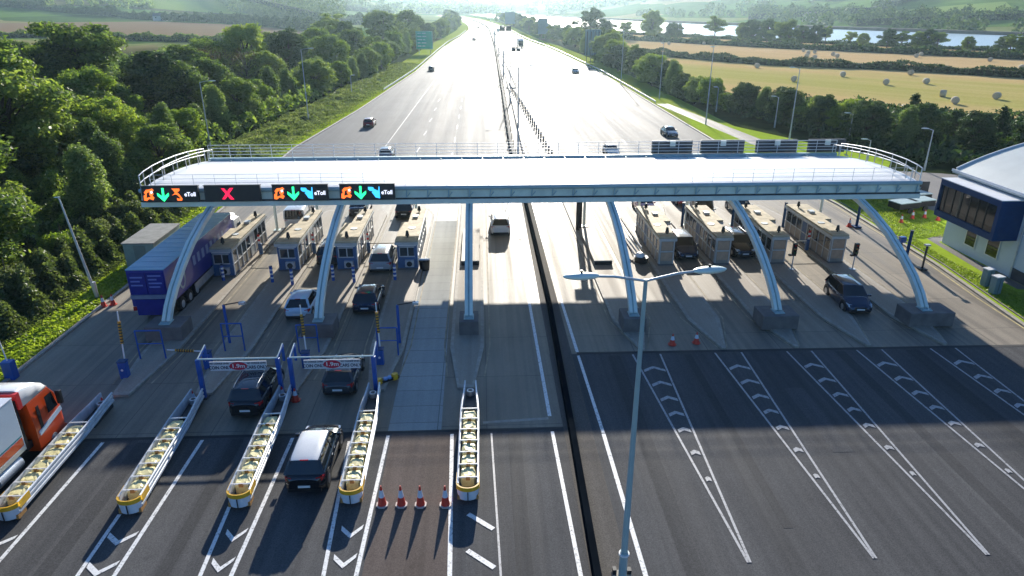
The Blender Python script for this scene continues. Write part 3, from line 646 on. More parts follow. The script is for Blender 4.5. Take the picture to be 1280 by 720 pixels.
# height frames
def hframe(xa, xb, label, shade):
    s = thing('height_frame', label, 'height gauge', ((xa+xb)/2, 33.3, .08), 0, 'height frames over the coin lanes')
    w = (xb-xa)/2
    for sg in (-1, 1):
        m = MB(); m.box(sg*w-.11, sg*w+.11, -.11, .11, 0, 2.35); p = m.build('post', M_cobalt, s, bevel=.02)
        m = MB(); m.bar((sg*w, 0, 2.3), (sg*w, 1.2, 2.55), .1, .1); m.bar((sg*w, 1.1, 2.5), (sg*w, 1.1, 1.6), .14, .06); m.build('bracket', M_cobalt, s)
        m = MB(); m.bar((sg*w, 0, 2.38), (sg*w, 1.2, 2.63), .05, .03); m.build('cap_strip', M_pale_steel, s)
        m = MB(); m.box(sg*w-.2, sg*w+.2, -.2, .2, 0, .05); m.build('base_plate', M_dark, s)
    m = MB(); m.cyl((-w, 0, 2.37), (w, 0, 2.37), .045, n=8); m.build('crossbar', M_pale_steel, s)
    bw = 1.5; m = MB(); m.box(-bw, bw, -.02, .02, 1.66, 2.2); bd = m.build('sign_board', mat('board_white', (.62, .62, .64), .5, var=.08), s)
    for dx in (-1.1, 1.1): m = MB(); m.cyl((dx, 0, 2.14), (dx, 0, 2.36), .012, n=5); m.build('hanger', M_galv, s)
    m = MB(); N_ = 28; vs = [(math.cos(2*math.pi*k/N_)*.46, -.024, 1.93+math.sin(2*math.pi*k/N_)*.24) for k in range(N_)]; vs2 = [(x, -.032, z) for x, y, z in vs]
    m.add(vs+vs2, [tuple(range(N_, 2*N_))]+[(k, (k+1) % N_, N_+(k+1) % N_, N_+k) for k in range(N_)]); m.build('red_oval', mat('oval_red', (.50, .015, .05), .5), bd)
    text('lettering', '1.9m', .32, M_white, bd, (0, -.036, 1.93), (R(90), 0, 0), 1.15)
    ink = mat('lettering_ink', (.006, .008, .04), .8, spec=.1)
    text('lettering', 'NO CHANGE GIVEN', .135, ink, bd, (-.98, -.026, 2.09), (R(90), 0, 0), .82); text('lettering', 'COIN ONLY', .26, ink, bd, (-.97, -.026, 1.84), (R(90), 0, 0), .82)
    text('lettering', 'NO CHANGE GIVEN', .135, ink, bd, (.98, -.026, 2.09), (R(90), 0, 0), .82); text('lettering', 'CARS ONLY', .26, ink, bd, (.97, -.026, 1.84), (R(90), 0, 0), .82)
    return s
hframe(-15.35, -11.15, 'blue height frame with coin lane board, over the dark four wheel drive with roof rails', 0)
hframe(-10.5, -6.05, 'blue height frame with coin lane board, over the dark hatchback, right of its twin', 0)
def hoop(x, y, w, h, label):
    s = thing('guard_hoop', label, 'guard rail', (x, y, .15), 0, 'blue guard hoops')
    m = MB(); m.tube([(-w, 0, 0), (-w, 0, h)], .05, 8); m.build('post', M_cobalt, s); m = MB(); m.tube([(w, 0, 0), (w, 0, h)], .05, 8); m.build('post', M_cobalt, s)
    m = MB(); m.cyl((-w, 0, h), (w, 0, h), .05, n=8); m.build('rail', M_cobalt, s); m = MB(); m.cyl((-w, 0, h*.55), (w, 0, h*.55), .035, n=8); m.build('rail', M_cobalt, s)
    m = MB(); m.box(-w-.1, -w+.1, -.1, .1, 0, .03); m.box(w-.1, w+.1, -.1, .1, 0, .03); m.build('foot', M_dark, s); return s
hoop(-20.0, 37.8, .75, 1.9, 'blue guard hoop in front of the leftmost canopy plinth'); hoop(-10.8, 38.2, .6, 1.9, 'blue guard hoop in front of the plinth between the height frames')
hoop(-5.9, 37.6, .6, 1.9, 'blue guard hoop left of the open concrete lane'); hoop(-15.4, 38.6, .6, 1.9, 'blue guard hoop behind the left height frame')
def lane_arm(x, y, L_, dark, label):
    s = thing('exit_barrier', label, 'barrier', (x, y, .2), 0, 'exit barriers beside the booths')
    m = MB(); m.box(-.14, .14, -.14, .14, 0, .95); m.build('cabinet', M_booth_blue, s, bevel=.02)
    for k in range(4): m = MB(); m.box(-.1, .1, -.17, -.145, 1.0+k*.2, 1.18+k*.2); m.build('marker_stripe', M_red if k % 2 else M_white, s)
    m = MB(); m.cyl((0, 0, .95), (0, 0, 1.9), .05, n=8); m.build('marker_post', M_dark, s)
    m = MB(); m.cyl((0, -.1, .85), (L_, -.1, .85), .035, n=8); m.build('boom', M_dark if dark else M_white_rail, s); return s
for (x, _), w_ in zip(ISL, ('booth by the blue lorry', 'second booth from the blue lorry', 'third booth from the blue lorry', None)):
    if w_: lane_arm(x+1.05, 56.5, 2.3, True, 'dark exit barrier arm reaching right from the '+w_)
for x, w_ in zip(ISR[1:], ('booth beside the red trestle', 'second right hand booth', 'third right hand booth', 'rightmost booth')):
    lane_arm(x+1.3 if x < 28 else x-1.0, 55.6, 2.2 if x < 28 else -2.0, False, 'pale exit barrier arm at the '+w_)
# overhead sensor arms in shade behind the frames
def sensor_pole(x, y, label):
    s = thing('sensor_pole', label, 'sensor pole', (x, y, .2), 0, 'blue sensor poles')
    m = MB(); m.cyl((0, 0, 0), (0, 0, 2.6), .09, n=8); m.build('pole', M_cobalt, s); m = MB(); m.cyl((0, 0, 2.6), (1.1, .1, 2.75), .04, n=8); m.build('arm', M_dark, s)
    m = MB(); m.box(.95, 1.3, -.1, .2, 2.62, 2.76); m.build('sensor', M_galv, s)
sensor_pole(*at(288, 432), 'blue pole with a sensor arm behind the first height frame'); sensor_pole(*at(500, 432), 'blue pole with a sensor arm beside the open concrete lane')
# crash cushions
M_cush = []
def cushion(x, y, ang, label):
    s = thing('crash_cushion', label, 'crash cushion', (x, y, .08), ang, 'crash cushions ahead of the toll islands')
    L_ = 9.4; yb = .9
    wf, wb = .42, .27
    half = lambda yy: wf+(wb-wf)*sstep(6.2, 9.2, yy)
    for sg in (-1, 1):
        m = MB(); yy = [.55, 2, 3.5, 5, 6.2, 7.2, 8.2, 9.3]
        for z0, z1, ex in ((.28, .42, .05), (.5, .64, .05), (.72, .84, .06)):
            rings = [[(sg*half(v), v, z0), (sg*(half(v)+ex), v, z0+.02), (sg*(half(v)+ex), v, z1-.02), (sg*half(v), v, z1)] for v in yy]; m.loft(rings, 0, True, True, False)
        rings = [[(sg*half(v), v, .25), (sg*(half(v)-.02), v, .25), (sg*(half(v)-.02), v, .82), (sg*half(v), v, .82)] for v in yy]; m.loft(rings, 0, True, True, False)
        m.build('side_rail', mat('cushion_rail', (.58, .62, .66), .45, .2, var=.2, scale=3), s)
    # nose
    N_ = 10; ring = lambda r, z: [(math.cos(math.pi+math.pi*k/N_)*r, .55+math.sin(math.pi+math.pi*k/N_)*r*.75, z) for k in range(N_+1)]
    m = MB(); a = ring(.50, .62)+ring(.41, .62)[::-1]; b = ring(.50, .82)+ring(.42, .82)[::-1]; m.loft([a, b], 0, True, True, True)
    m.box(-.50, -.43, .55, 1.3, .5, .82); m.box(.43, .50, .55, 1.3, .5, .82); nz = m.build('nose', M_yellow, s)
    m = MB()
    a = ring(.44, .14)+ring(.36, .14)[::-1]; b = ring(.48, .615)+ring(.41, .615)[::-1]; m.loft([a, b], 0, True, True, True)
    m.build('pale_nose_panel', M_reflect, nz); m = MB(); m.box(-.02, .02, .135, .165, .15, .62); m.build('nose_seam', M_dark, nz)
    m = MB(); m.box(-.46, .46, .35, .9, .1, .3); m.build('nose_box', M_tan, s)
    for k in range(6):
        c = 1.35+k*.92; hw = half(c)-.03; m = MB(); rr = random.Random(int(x*10)+k); rings = []
        for j, (zz, q) in enumerate(((.12, .9), (.35, 1.0), (.66, 1.0), (.74, .93), (.77, .55))):
            rings.append([(max(-.85, min(.85, 1.15*math.cos(2*math.pi*(a+.5)/10)))*hw*q*rr.uniform(.96, 1.03), c+max(-.82, min(.82, 1.15*math.sin(2*math.pi*(a+.5)/10)))*.5*q*rr.uniform(.96, 1.02), zz+rr.uniform(-.03, .03)) for a in range(10)])
        m.loft(rings, 0, True, True, False); bb = m.build('water_cell', M_cream, s)
        m = MB(); m.box(-.09, .09, c-.49, c-.41, .7, .88); m.build('cell_cap', M_tan, bb)
        m = MB(); m.bar((-half(c-.46), c-.46, .86), (half(c-.46), c-.46, .86), .05, .05); m.build('diaphragm', M_white, s)
    m = MB(); m.bar((-half(6.4), 6.4, .86), (half(6.4), 6.4, .86), .05, .05); m.build('diaphragm', M_white, s)
    m = MB(); m.box(-.26, .26, 7.2, 9.2, .0, .35); m.build('tail_frame', M_dark, s)
    m = MB(); m.cyl((0, 8.6, .35), (0, 8.6, .62), .2, n=12); m.cyl((0, 8.6, .62), (0, 8.6, .63), .12, n=12, mi=1); m.build('winch', [M_galv, M_black], s)
    m = MB(); m.box(-.12, .12, .9, 7, .0, .1); m.build('base_rail', M_dark, s)
    return s
for x, y, a, l in ((-.86, 23.85, .0, 'yellow nosed crash cushion of cream cells, right of the four cones'), (-5.85, 23.85, R(1.5), 'yellow nosed crash cushion of cream cells, left of the four cones'), (-10.55, 23.8, R(2), 'yellow nosed crash cushion left of the white roofed black car'),
                   (-15.0, 23.6, R(3), 'yellow nosed crash cushion of cream cells, second from the orange lorry'), (-19.9, 23.4, R(1.5), 'yellow nosed crash cushion of cream cells beside the orange lorry')): cushion(x, y, a, l)
# cones
def cone(x, y, z, label, h=.95, group=None):
    s = thing('traffic_cone', label, 'traffic cone', (x, y, z), 0, group)
    m = MB(); m.prism([(.27*math.cos(R(22.5+45*k)), .27*math.sin(R(22.5+45*k))) for k in range(8)], 0, .05); m.build('base', M_black if z > 5 else M_cone_red, s)
    r = lambda t: .19*(1-t)+.03*t
    def seg(a, b, mm, nm, e=0): m = MB(); m.cyl((0, 0, .05+a*(h-.05)), (0, 0, .05+b*(h-.05)), r(a)+e, r(b)+e, 14); m.build(nm, mm, s)
    seg(0, .42, M_cone_red, 'lower_body'); seg(.42, .78, M_reflect, 'sleeve', .004); seg(.78, 1, M_cone_red, 'tip'); return s
g4 = 'row of four cones across the closed lane'
for px, l in ((478, 'leftmost cone of the row of four, nearest the left crash cushion'), (502, 'second cone from the left in the row of four'), (526, 'third cone from the left in the row of four'), (557, 'rightmost cone of the row of four, beside the long white line')):
    c_ = cone(*at(px, 633), .08, 'red and white '+l, 1.0, g4)
M_base_pale = mat('pale_base', (.5, .42, .38), .6)
for o in [o for o in bpy.data.objects if o.name.startswith('base') and o.parent and o.parent.get('group') == g4]: o.data.materials[0] = M_base_pale
for px, py, l in ((840, 432, 'left of the shaded pair right of the lamp post'), (870, 430, 'right of the shaded pair right of the lamp post'), (131, 514, 'at the tail of the crash cushion beside the orange lorry'), (243, 505, 'at the tail of the crash cushion second from the orange lorry'), (354, 500, 'at the foot of the right post of the left height frame'), (370, 502, 'at the foot of the left post of the right height frame')):
    cone(*at(px, py), .08, 'red and white cone '+l, .75)
for px, py, l in ((1126, 279, 'leftmost of the cones beside the parked trailers'), (1140, 274, 'second of the cones beside the parked trailers'), (1155, 273, 'third of the cones beside the parked trailers'), (1172, 276, 'rightmost of the cones beside the parked trailers, nearest the building'), (1061, 284, 'on the lawn edge right of the rightmost booth'), (130, 384, 'left of the pair on the left verge'), (142, 382, 'right of the pair on the left verge')):
    cone(*at(px, py), .06, 'red and white cone '+l, .85)
# folded barrier heap beside the first right booth
s = thing('barrier_trestle', 'folded red and white barrier trestle leaning beside the first right hand booth', 'barrier', at(790, 318)+(.2,), R(15))
for k in range(4):
    m = MB(); m.bar((-.4+k*.2, -1.2, .25+k*.18), (-.1+k*.2, 1.4, .6+k*.2), .05, .18, k % 2); m.build('plank', [M_red if k % 2 else M_white, M_white if k % 2 else M_red], s)
for dx in (-.4, .4): m = MB(); m.bar((dx, -1, 0), (dx, 1, 1.1), .06, .06); m.build('leg', M_dark, s)
s = thing('sand_bag', 'white sack on the black base behind the folded red and white trestle', 'sack', at(801, 330)+(.2,), 0)
m = MB(); m.cyl((0, 0, 0), (0, 0, .45), .55, .6, 12); m.build('black_tub', M_black, s); m = MB(); m.loft([[(math.cos(a*.7)*r-.1, math.sin(a*.7)*r+.1, z) for a in range(9)] for r, z in ((.4, .45), (.45, .6), (.2, .78))]); m.build('sack', M_white, s)
s = thing('motor_bin', 'black tub with white lid beside the booth at the open concrete lane', 'bin', at(531, 338)+(.08,), 0)
m = MB(); m.cyl((0, 0, 0), (0, 0, .8), .38, .45, 14); m.build('tub', M_black, s); m = MB(); m.cyl((0, 0, .8), (0, .05, .95), .48, .42, 14); m.build('lid', M_white, s)
s = thing('fallen_signal', 'toppled yellow and blue lamp unit lying beside the second height frame', 'lamp unit', at(484, 480)+(.1,), R(35))
m = MB(); m.box(-.75, .75, -.14, .14, .1, .28); m.build('bar', M_black, s, bevel=.03)
for dx in (-.5, .5): m = MB(); m.loft([[(dx+math.cos(a*.7)*.26*q, math.sin(a*.7)*.2*q, z) for a in range(9)] for q, z in ((.8, .05), (1, .2), (.7, .42))]); m.build('amber_drum', M_yellow, s)
for dx in (-.12, .12): m = MB(); m.cyl((dx, -.1, .28), (dx, -.1, .4), .12, n=8); m.build('blue_lamp', mat('lamp_blue', (.15, .35, .7), .3), s)

# ------------------------------------------------------------ lamp columns
def lamp(x, y, h, arms, label, group='lamp columns', head=1.0, lean=0, z=0.05, r=.09):
    s = thing('street_lamp', label, 'street lamp', (x, y, z), 0, group)
    m = MB(); m.cyl((0, 0, 0), (lean, 0, h), r*1.25, r*.6, 12); m.cyl((0, 0, 0), (0, 0, 1.3), r*1.5, r*1.45, 12); m.build('column', M_galv if head < 1.2 else M_blue_steel, s)
    for dx, dy in arms:
        m = MB(); m.tube([(lean, 0, h-.05), (lean+dx*.5, dy*.5, h+.12), (lean+dx*.85, dy*.85, h+.15)], r*.42, 8); m.build('arm', M_galv, s)
        c = Vector((lean+dx, dy, h+.16)); d = Vector((dx, dy, 0)).normalized(); w = Vector((-d.y, d.x, 0)); rings = []
        for q, ww, hh in ((-.42, .05, .04), (-.3, .12, .07), (-.05, .17, .09), (.2, .16, .08), (.38, .1, .05), (.45, .03, .02)):
            o = c+d*(q*head); rings.append([tuple(o+w*(ww*head*math.cos(R(45*k)))+Vector((0, 0, hh*head*math.sin(R(45*k))))) for k in range(8)])
        m = MB(); m.loft(rings, 0, True, True, True); hd = m.build('lamp_head', M_pale_steel, s)
        m = MB(); m.cyl(c+Vector((0, 0, .07*head)), c+Vector((0, 0, .07*head+.1)), .035*head, n=8); m.build('photocell', M_black, hd)
    return s
big = lamp(4.95, 19.55, 12.0, [(-2.0, -.05), (2.05, .3)], 'tall double armed lamp column in the foreground centre', head=1.25, z=.15, r=.105)
m = MB(); m.box(-.35, .35, -.35, .35, -.06, .07); m.build('base_plate', M_kerb, big)
m = MB(); m.cyl((0, 0, 1.15), (0, 0, 1.22), .2, n=12); m.build('collar', M_white, big)
m = MB(); m.box(-.34, -.2, .1, .3, .07, .3); m.build('fixing', M_dark, big); m = MB(); m.box(.2, .36, .1, .3, .07, .25); m.build('fixing', M_dark, big)
def hgt(px, py, x, y):      # height of the column top seen at pixel row py above (x, y)
    lo, hi = 0, 30
    for _ in range(40):
        mid = (lo+hi)/2; d = x*math.sin(YAW)+y*math.cos(YAW); dz = CH-mid
        row = 360+F*(dz*_c-d*_s)/(d*_c+dz*_s)
        if row > py: lo = mid
        else: hi = mid
    return lo
for bx, by, ty, arms, l in ((386, 152, 62, [(1.8, 0)], 'lamp column on the left verge level with the red car'), (264, 190, 103, [(1.8, 0)], 'lamp column among the left trees just beyond the canopy end'), (440, 118, 95, [(.6, 0)], 'short far lamp column on the left verge beyond the red car'),
                            (882, 156, 60, [(-.2, 0)], 'lamp column on the right verge nearest the dark car coming towards us'), (986, 178, 86, [(-1.2, 0)], 'lamp column at the corner of the right lawn strip'), (824, 124, 55, [(-.2, 0)], 'lamp column on the right verge beyond the dark car coming towards us'),
                            (776, 106, 40, [(-.2, 0)], 'farthest lamp column on the right verge before the big road sign'), (1155, 214, 163, [(-.9, .3)], 'lamp column in the service yard left of the building'), (895, 140, 110, [(-.6, 0)], 'short lamp column behind the right verge lamp')):
    x, y = at(bx, by); lamp(x, y, hgt(bx, ty, x, y), arms, l)
for bx, by, ty, l in ((968, 160, 122, 'leftmost short lamp in front of the right tree belt'), (1060, 178, 143, 'middle short lamp in front of the right tree belt'), (1083, 205, 176, 'short lamp in front of the right tree belt nearest the canopy')):
    x, y = at(bx, by); lamp(x, y, hgt(bx, ty, x, y), [(-.8, .2)], l)
x, y = at(122, 374); lamp(x, y, hgt(84, 250, x, y), [(-.1, -.03)], 'leaning lamp column on the near left verge beside the shrubs', lean=-.9, head=.45)
for i, (x, y, h, pos_) in enumerate(((5.0, 97, 12, 'nearest'), (6.1, 152, 11, 'second'), (6.6, 215, 11, 'third'), (7.0, 290, 11, 'fourth'), (7, 375, 11, 'fifth'), (6.4, 460, 11, 'farthest'))):
    lamp(x, y, h, [(-1.9, 0), (1.9, 0)], 'double armed lamp column on the central reserve beyond the canopy, '+pos_, r=.11)
# ------------------------------------------------------------ central barrier, delineators, guard rails
def medx(y):
    P = [(-10, 3.95), (20, 4.05), (30, 4.3), (45, 4.6), (84, 4.55), (100, 4.2), (165, 5.0), (350, 6.9), (430, 7.0), (2000, 7.0)]
    for (a, b), (c_, d) in zip(P[:-1], P[1:]):
        if y <= c_: return b+(d-b)*(y-a)/(c_-a)+shift(y)
b = thing('median_barrier', 'long dark central barrier dividing the two carriageways, its near length coloured as shade', 'barrier', (4.2, 50, .05), 0)
def long_box(ylist, f, hw, z0, z1, off):
    m = MB(); rings = [[(f(v)-hw-off[0], v-off[1], z0), (f(v)+hw-off[0], v-off[1], z0), (f(v)+hw*.7-off[0], v-off[1], z1), (f(v)-hw*.7-off[0], v-off[1], z1)] for v in ylist]
    m.loft(rings, 0, True, True, False); return m
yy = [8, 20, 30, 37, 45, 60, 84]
long_box(yy, medx, .2, .0, .3, (4.2, 50)).build('near_shade_band', mat('barrier_shade', (.007, .010, .014), 1.0, var=.3, scale=.5, spec=0), b)  # shade of the dark median band is put into this near-black colour
yy = [84, 100, 130, 165, 220, 280, 350, 430]+list(range(460, 1350, 30))
long_box(yy, medx, .28, .0, .9, (4.2, 50)).build('far_rail', mat('barrier_grey', (.04, .05, .06), .8, 0, spec=.1), b)
g = 'central reserve guard rail posts'
m = MB(); m.box(-.06, .06, -.06, .06, 0, 1.05); pp = m.build('rail_post', M_dark, b, loc=(medx(84)-.36-4.2, 34, 0))
for k in range(1, 96):
    v = 84+(k//2)*6.5; q = pp.copy(); col.objects.link(q); q.parent = b; q.location = (medx(v)+(-.36 if k % 2 == 0 else .36)-4.2, v-50, 0)
proto = None
for k in range(26):
    y = 92+k*3.6; x = 9.7-k*.085-(0 if k < 16 else (k-16)*.05)
    if proto is None:
        proto = thing('delineator_post', 'slim dark marker post right of the central reserve, first and nearest the canopy', 'marker post', (x, y, .06), 0, 'line of marker posts right of the central reserve')
        m = MB(); m.cyl((0, 0, 0), (0, 0, 1.15), .12, n=8); m.build('post', M_dark, proto); m = MB(); m.cyl((0, 0, 0), (0, 0, .05), .2, n=8); m.build('foot', M_black, proto); m = MB(); m.cyl((0, 0, .8), (0, 0, .95), .125, n=8); m.build('band', M_reflect, proto)
    else: dup(proto, (x, y, .06), label='slim dark marker post right of the central reserve, %s from the canopy' % ORD[k])
def guard(f, y0, y1, label, step=5.2, side=1):
    s = thing('guard_rail', label, 'guard rail', (f(y0), y0, 0), 0, 'steel guard rails')
    n = int((y1-y0)/step); m = MB(); rings = []
    for k in range(n+1):
        v = y0+k*step; x = f(v)-f(y0); rings.append([(x-.05, v-y0, .45), (x+.05, v-y0, .45), (x+.05, v-y0, .78), (x-.05, v-y0, .78)])
    gm_ = M_dark if 'dark' in label else M_galv
    m.loft(rings, 0, True, True, False); m.build('rail', gm_, s)
    m = MB(); m.box(-.05, .05, -.05, .05, 0, .75); pp = m.build('rail_post', M_galv, s, loc=(side*.11, 0, 0))
    for k in range(1, min(n+1, 98)): v = y0+k*step; q = pp.copy(); col.objects.link(q); q.parent = s; q.location = (f(v)-f(y0)+side*.11, v-y0, 0)
guard(lambda y: edgeL(y)-.7, 175, 560, 'steel guard rail along the far left verge below the green sign', side=-1)
guard(lambda y: edgeR(y)+.7, 150, 700, 'steel guard rail along the far right verge past the big sign back')
guard(lambda y: 9.0-(y-186)*.004+shift(y), 186, 640, 'dark guard rail right of the central reserve beyond the marker posts')
guard(lambda y: medx(y)+1.7, 88, 560, 'dark guard rail along the right side of the central reserve')
# slab steps on the middle islands
for x, y0, lab in ((-1.15, 53, 'pale raised concrete slab on the central left island behind the canopy leg'), (9.7, 52.6, 'pinkish raised concrete slab on the island right of the central reserve')):
    s = thing('island_slab', lab, 'slab', (x, y0, .2), 0); 
    m = MB(); m.box(-.75, .75, 0, 4.2, 0, .38); m.build('front_block', M_island, s, bevel=.03); m = MB(); m.box(-.78, .78, 4.3, 9, 0, .32); m.build('rear_block', M_island, s, bevel=.03)
    m = MB(); m.box(-.7, .7, -.04, -.002, .02, .3); m.build('grating', M_black, s)
s = thing('overhead_detector', 'dark detector box on a thick post right of the central reserve, under the canopy', 'detector', (8.95, 62.2, .2), 0)
m = MB(); m.cyl((0, 0, 0), (0, 0, 4.6), .28, n=12); m.build('post', M_dark, s); m = MB(); m.box(-.8, .8, -.3, .3, 4.6, 5.2); m.build('box', M_black, s, bevel=.04)

# ------------------------------------------------------------ sign boards
s = thing('road_sign', 'big green direction sign on two posts on the far left verge', 'road sign', (-23.4, 307, 0), 0)
gm = mat('sign_green', (.0, .44, .28), .5, var=.1)
m = MB(); m.box(-3.5, 3.5, -.05, .05, 2.0, 9.2); bd = m.build('board', gm, s)
m = MB(); 
for a in ((-3.35, 3.35, 2.1, 2.2), (-3.35, 3.35, 9.0, 9.1), (-3.35, -3.25, 2.1, 9.1), (3.25, 3.35, 2.1, 9.1)): m.box(a[0], a[1], -.09, -.055, a[2], a[3])
m.build('border', M_white, bd)
m = MB(); rr = random.Random(3)
for k in range(5):
    zc = 8.3-k*1.25; x = -2.8; 
    for w_ in (rr.uniform(1.2, 2.4), rr.uniform(.8, 2.2)): m.box(x, x+w_, -.09, -.055, zc-.22, zc+.22); x += w_+.4
m.build('legend_bar', mat('legend', (.45, .75, .70), .5), bd)
for dx in (-2.4, 2.4): m = MB(); m.cyl((dx, .12, 0), (dx, .12, 9), .12, n=8); m.build('post', M_galv, s)
s = thing('road_sign', 'ribbed blue grey back of a tall road sign on the right verge', 'road sign', (40.3, 262, 0), R(6))
m = MB(); m.box(-2.9, 2.9, -.06, .06, 2.4, 11.2); m.build('board', mat('sign_back_teal', (.12, .22, .27), .5, .2, var=.15), s)
m = MB()
for k in range(6): m.box(-2.6+k*1.04-.06, -2.6+k*1.04+.06, -.14, -.062, 2.5, 11.1)
m.build('rib', M_blue_steel, s)
for dx in (-2.2, -.7, .7, 2.2): m = MB(); m.cyl((dx, -.2, 0), (dx, -.2, 10.5), .13, n=8); m.build('post', M_dark, s)
for x, y, w, zc, l in ((32.5, 430, 3.0, 8, 'pale blue back of a road sign far along the right verge, nearer one'), (20.5, 610, 4.2, 9, 'pale blue back of a road sign far along the right verge, farther one')):
    s = thing('road_sign', l, 'road sign', (x+4, y, 0), 0); m = MB(); m.box(-w, w, -.06, .06, zc-5, zc+4); m.build('board', MC['sign_back_teal'], s)
    for dx in (-w*.6, w*.6): m = MB(); m.cyl((dx, .2, 0), (dx, .2, zc), .15, n=6); m.build('post', M_dark, s)
for x, y, z0, w, n_, l in ((9.6, 205, 7.6, .55, 2, 'pair of dark square lane signals on the nearer central gantry arm'), (10.6, 330, 8.5, 1.15, 2, 'pair of dark lane signals on the farther central gantry arm')):
    s = thing('gantry_signal', l, 'overhead signal', (6.4, y, 0), 0); m = MB(); m.cyl((0, 0, 0), (0, 0, z0), .14, n=8); m.build('post', M_galv, s); m = MB(); m.bar((0, 0, z0), (x-6.4+2.2, 0, z0), .15, .15); m.build('arm', M_galv, s)
    for k in range(n_): m = MB(); cx = x-6.4+(k-.3)*w*2.5; m.box(cx-w, cx+w, -.2, .1, z0-.2, z0+w*1.7); m.build('signal_panel', M_dark, s)

# ------------------------------------------------------------ control building
s = thing('control_building', 'white walled control building with curved grey roof and blue framed bay window', 'building', (41.2, 57.5, 0), 0)
M_cw = mat('white_cladding', (.58, .65, .72), .55, var=.06, scale=.4); M_cr = mat('standing_seam_roof', (.50, .53, .50), .5, 0, var=.08, scale=.5)
def arc(n=16): 
    return [(14.0*(1-math.cos(math.pi*k/n))/1.0*.5*2*.5*2*.5, 0) for k in range(n+1)]
Wd, z_e, rise, Lb = 24.0, 6.65, 3.0, -26.0
def roofz(x): u = x/Wd*2-1; return z_e+rise*(1-u*u)
xsR = [Wd*k/20 for k in range(21)]
m = MB(); poly = [(x, roofz(x)-.12) for x in xsR]
for yv, fl in ((0, 1), (Lb, 0)):
    vs = [(0, yv, 0)]+[(x, yv, z) for x, z in poly]+[(Wd, yv, 0)]; f = tuple(range(len(vs))); m.add(vs, [f if fl else f[::-1]])
m.add([(0, 0, 0), (0, Lb, 0), (0, Lb, z_e-.12), (0, 0, z_e-.12)], [(0, 3, 2, 1)]); m.add([(Wd, 0, 0), (Wd, Lb, 0), (Wd, Lb, z_e-.12), (Wd, 0, z_e-.12)], [(0, 1, 2, 3)])
m.build('wall', M_cw, s)
m = MB(); rings = [[(x, yv, roofz(x)) for x in [-.35]+xsR[1:-1]+[Wd+.35]]+[(x, yv, roofz(x)-.12) for x in ([-.35]+xsR[1:-1]+[Wd+.35])[::-1]] for yv in (.35, Lb-.35)]
m.loft(rings, 0, True, True, False); rf = m.build('roof', M_cr, s)

m = MB()
for a, b_ in zip(xsR[:-1], xsR[1:]): m.bar((a, .38, roofz(a)-.02), (b_, .38, roofz(b_)-.02), .08, .3)
m.box(-.45, -.352, Lb, .35, z_e-.16, z_e+.04); m.build('fascia', M_white, rf)
m = MB(); bx0, bx1, by0, by1 = -2.0, -.002, -8.3, -.9
m.box(bx0, bx1, by0, by1, 5.65, 6.12); m.box(bx0, bx1, by0, by1, 2.95, 3.45); m.box(bx0, bx0+.35, by0, by0+.35, 3.452, 5.648); m.box(bx0, bx1, by1-.2, by1, 3.452, 5.648); m.box(bx0+.36, bx1, by0, by0+.2, 3.452, 5.648)
bay = m.build('bay_frame', M_navy, s)
m = MB(); m.box(bx0+.15, bx1-.1, by0+.4, by1-.3, 3.452, 5.648); m.build('bay_glass', M_glass, bay)
for k in range(6): m = MB(); yv = by0+1.5+k*1.0; m.box(bx0+.1, bx0+.145, yv, yv+.07, 3.46, 5.64); m.build('mullion', M_dark, bay)
m = MB(); m.box(bx0-.03, bx1, by0-.03, by1+.03, 6.123, 6.19); m.build('coping', M_white, bay)
for a, b_ in ((-4.1, -2.9), (-6.8, -5.5)):
    m = MB(); m.box(-.05, -.002, a, b_, .95, 2.5); w = m.build('window', M_glass, s); m = MB(); m.box(-.07, -.052, a-.1, a, .85, 2.6); m.box(-.07, -.052, b_, b_+.1, .85, 2.6); m.box(-.07, -.052, a, b_, 2.5, 2.6); m.box(-.07, -.052, a, b_, .85, .95); m.build('frame', M_white, w)
m = MB(); m.box(-.05, -.002, -12.6, -10.4, 3.2, 3.8); m.build('window', M_glass, s)
m = MB(); m.box(-.07, -.002, -26, -8.6, 0, .9); m.build('plinth_band', mat('dark_brick', (.05, .06, .08), .7, var=.3), s)
m = MB(); m.cyl((-.1, -8.75, 0), (-.1, -8.75, 6.8), .06, n=8); m.build('downpipe', M_galv, s)
s = thing('lean_to_annex', 'dark low annex wall at the foot of the control building on the right edge', 'annex', (40.6, 44, 0), 0)
m = MB(); m.box(-.3, .55, -6, 0, 0, 1.3); m.build('wall', M_navy, s); m = MB(); m.box(-.35, .58, -6.05, .05, 1.305, 1.38); m.build('coping', M_dark, s)
for px, py, l in ((1231, 358, 'left of the pair of grey cabinets with pale tops by the building'), (1242, 368, 'right of the pair of grey cabinets with pale tops by the building')):
    s = thing('utility_cabinet', l, 'cabinet', at(px, py)+(.06,), R(10), 'grey utility cabinets')
    m = MB(); m.box(-.32, .32, -.25, .25, 0, 1.35); m.build('body', mat('cabinet_grey', (.16, .25, .28), .5, var=.15), s, bevel=.03); m = MB(); m.box(-.36, .36, -.29, .29, 1.352, 1.42); m.build('lid', M_white, s); m = MB(); m.box(-.01, .01, -.265, -.252, .1, 1.25); m.build('door_gap', M_dark, s)
s = thing('short_lamp_post', 'short dark post lamp on the lawn edge right of the canopy leg', 'post lamp', at(1152, 338)+(.1,), 0)
m = MB(); m.cyl((0, 0, 0), (0, 0, 2.0), .08, n=8); m.box(-.3, .3, -.3, .3, 0, .1); m.build('post', M_dark, s); m = MB(); m.box(-.2, .2, -.15, .15, 2.0, 2.12); m.build('head', M_galv, s)
s = thing('card_reader', 'blue card reader box on the lawn edge behind the canopy leg', 'card reader', at(1124, 318)+(.1,), 0)
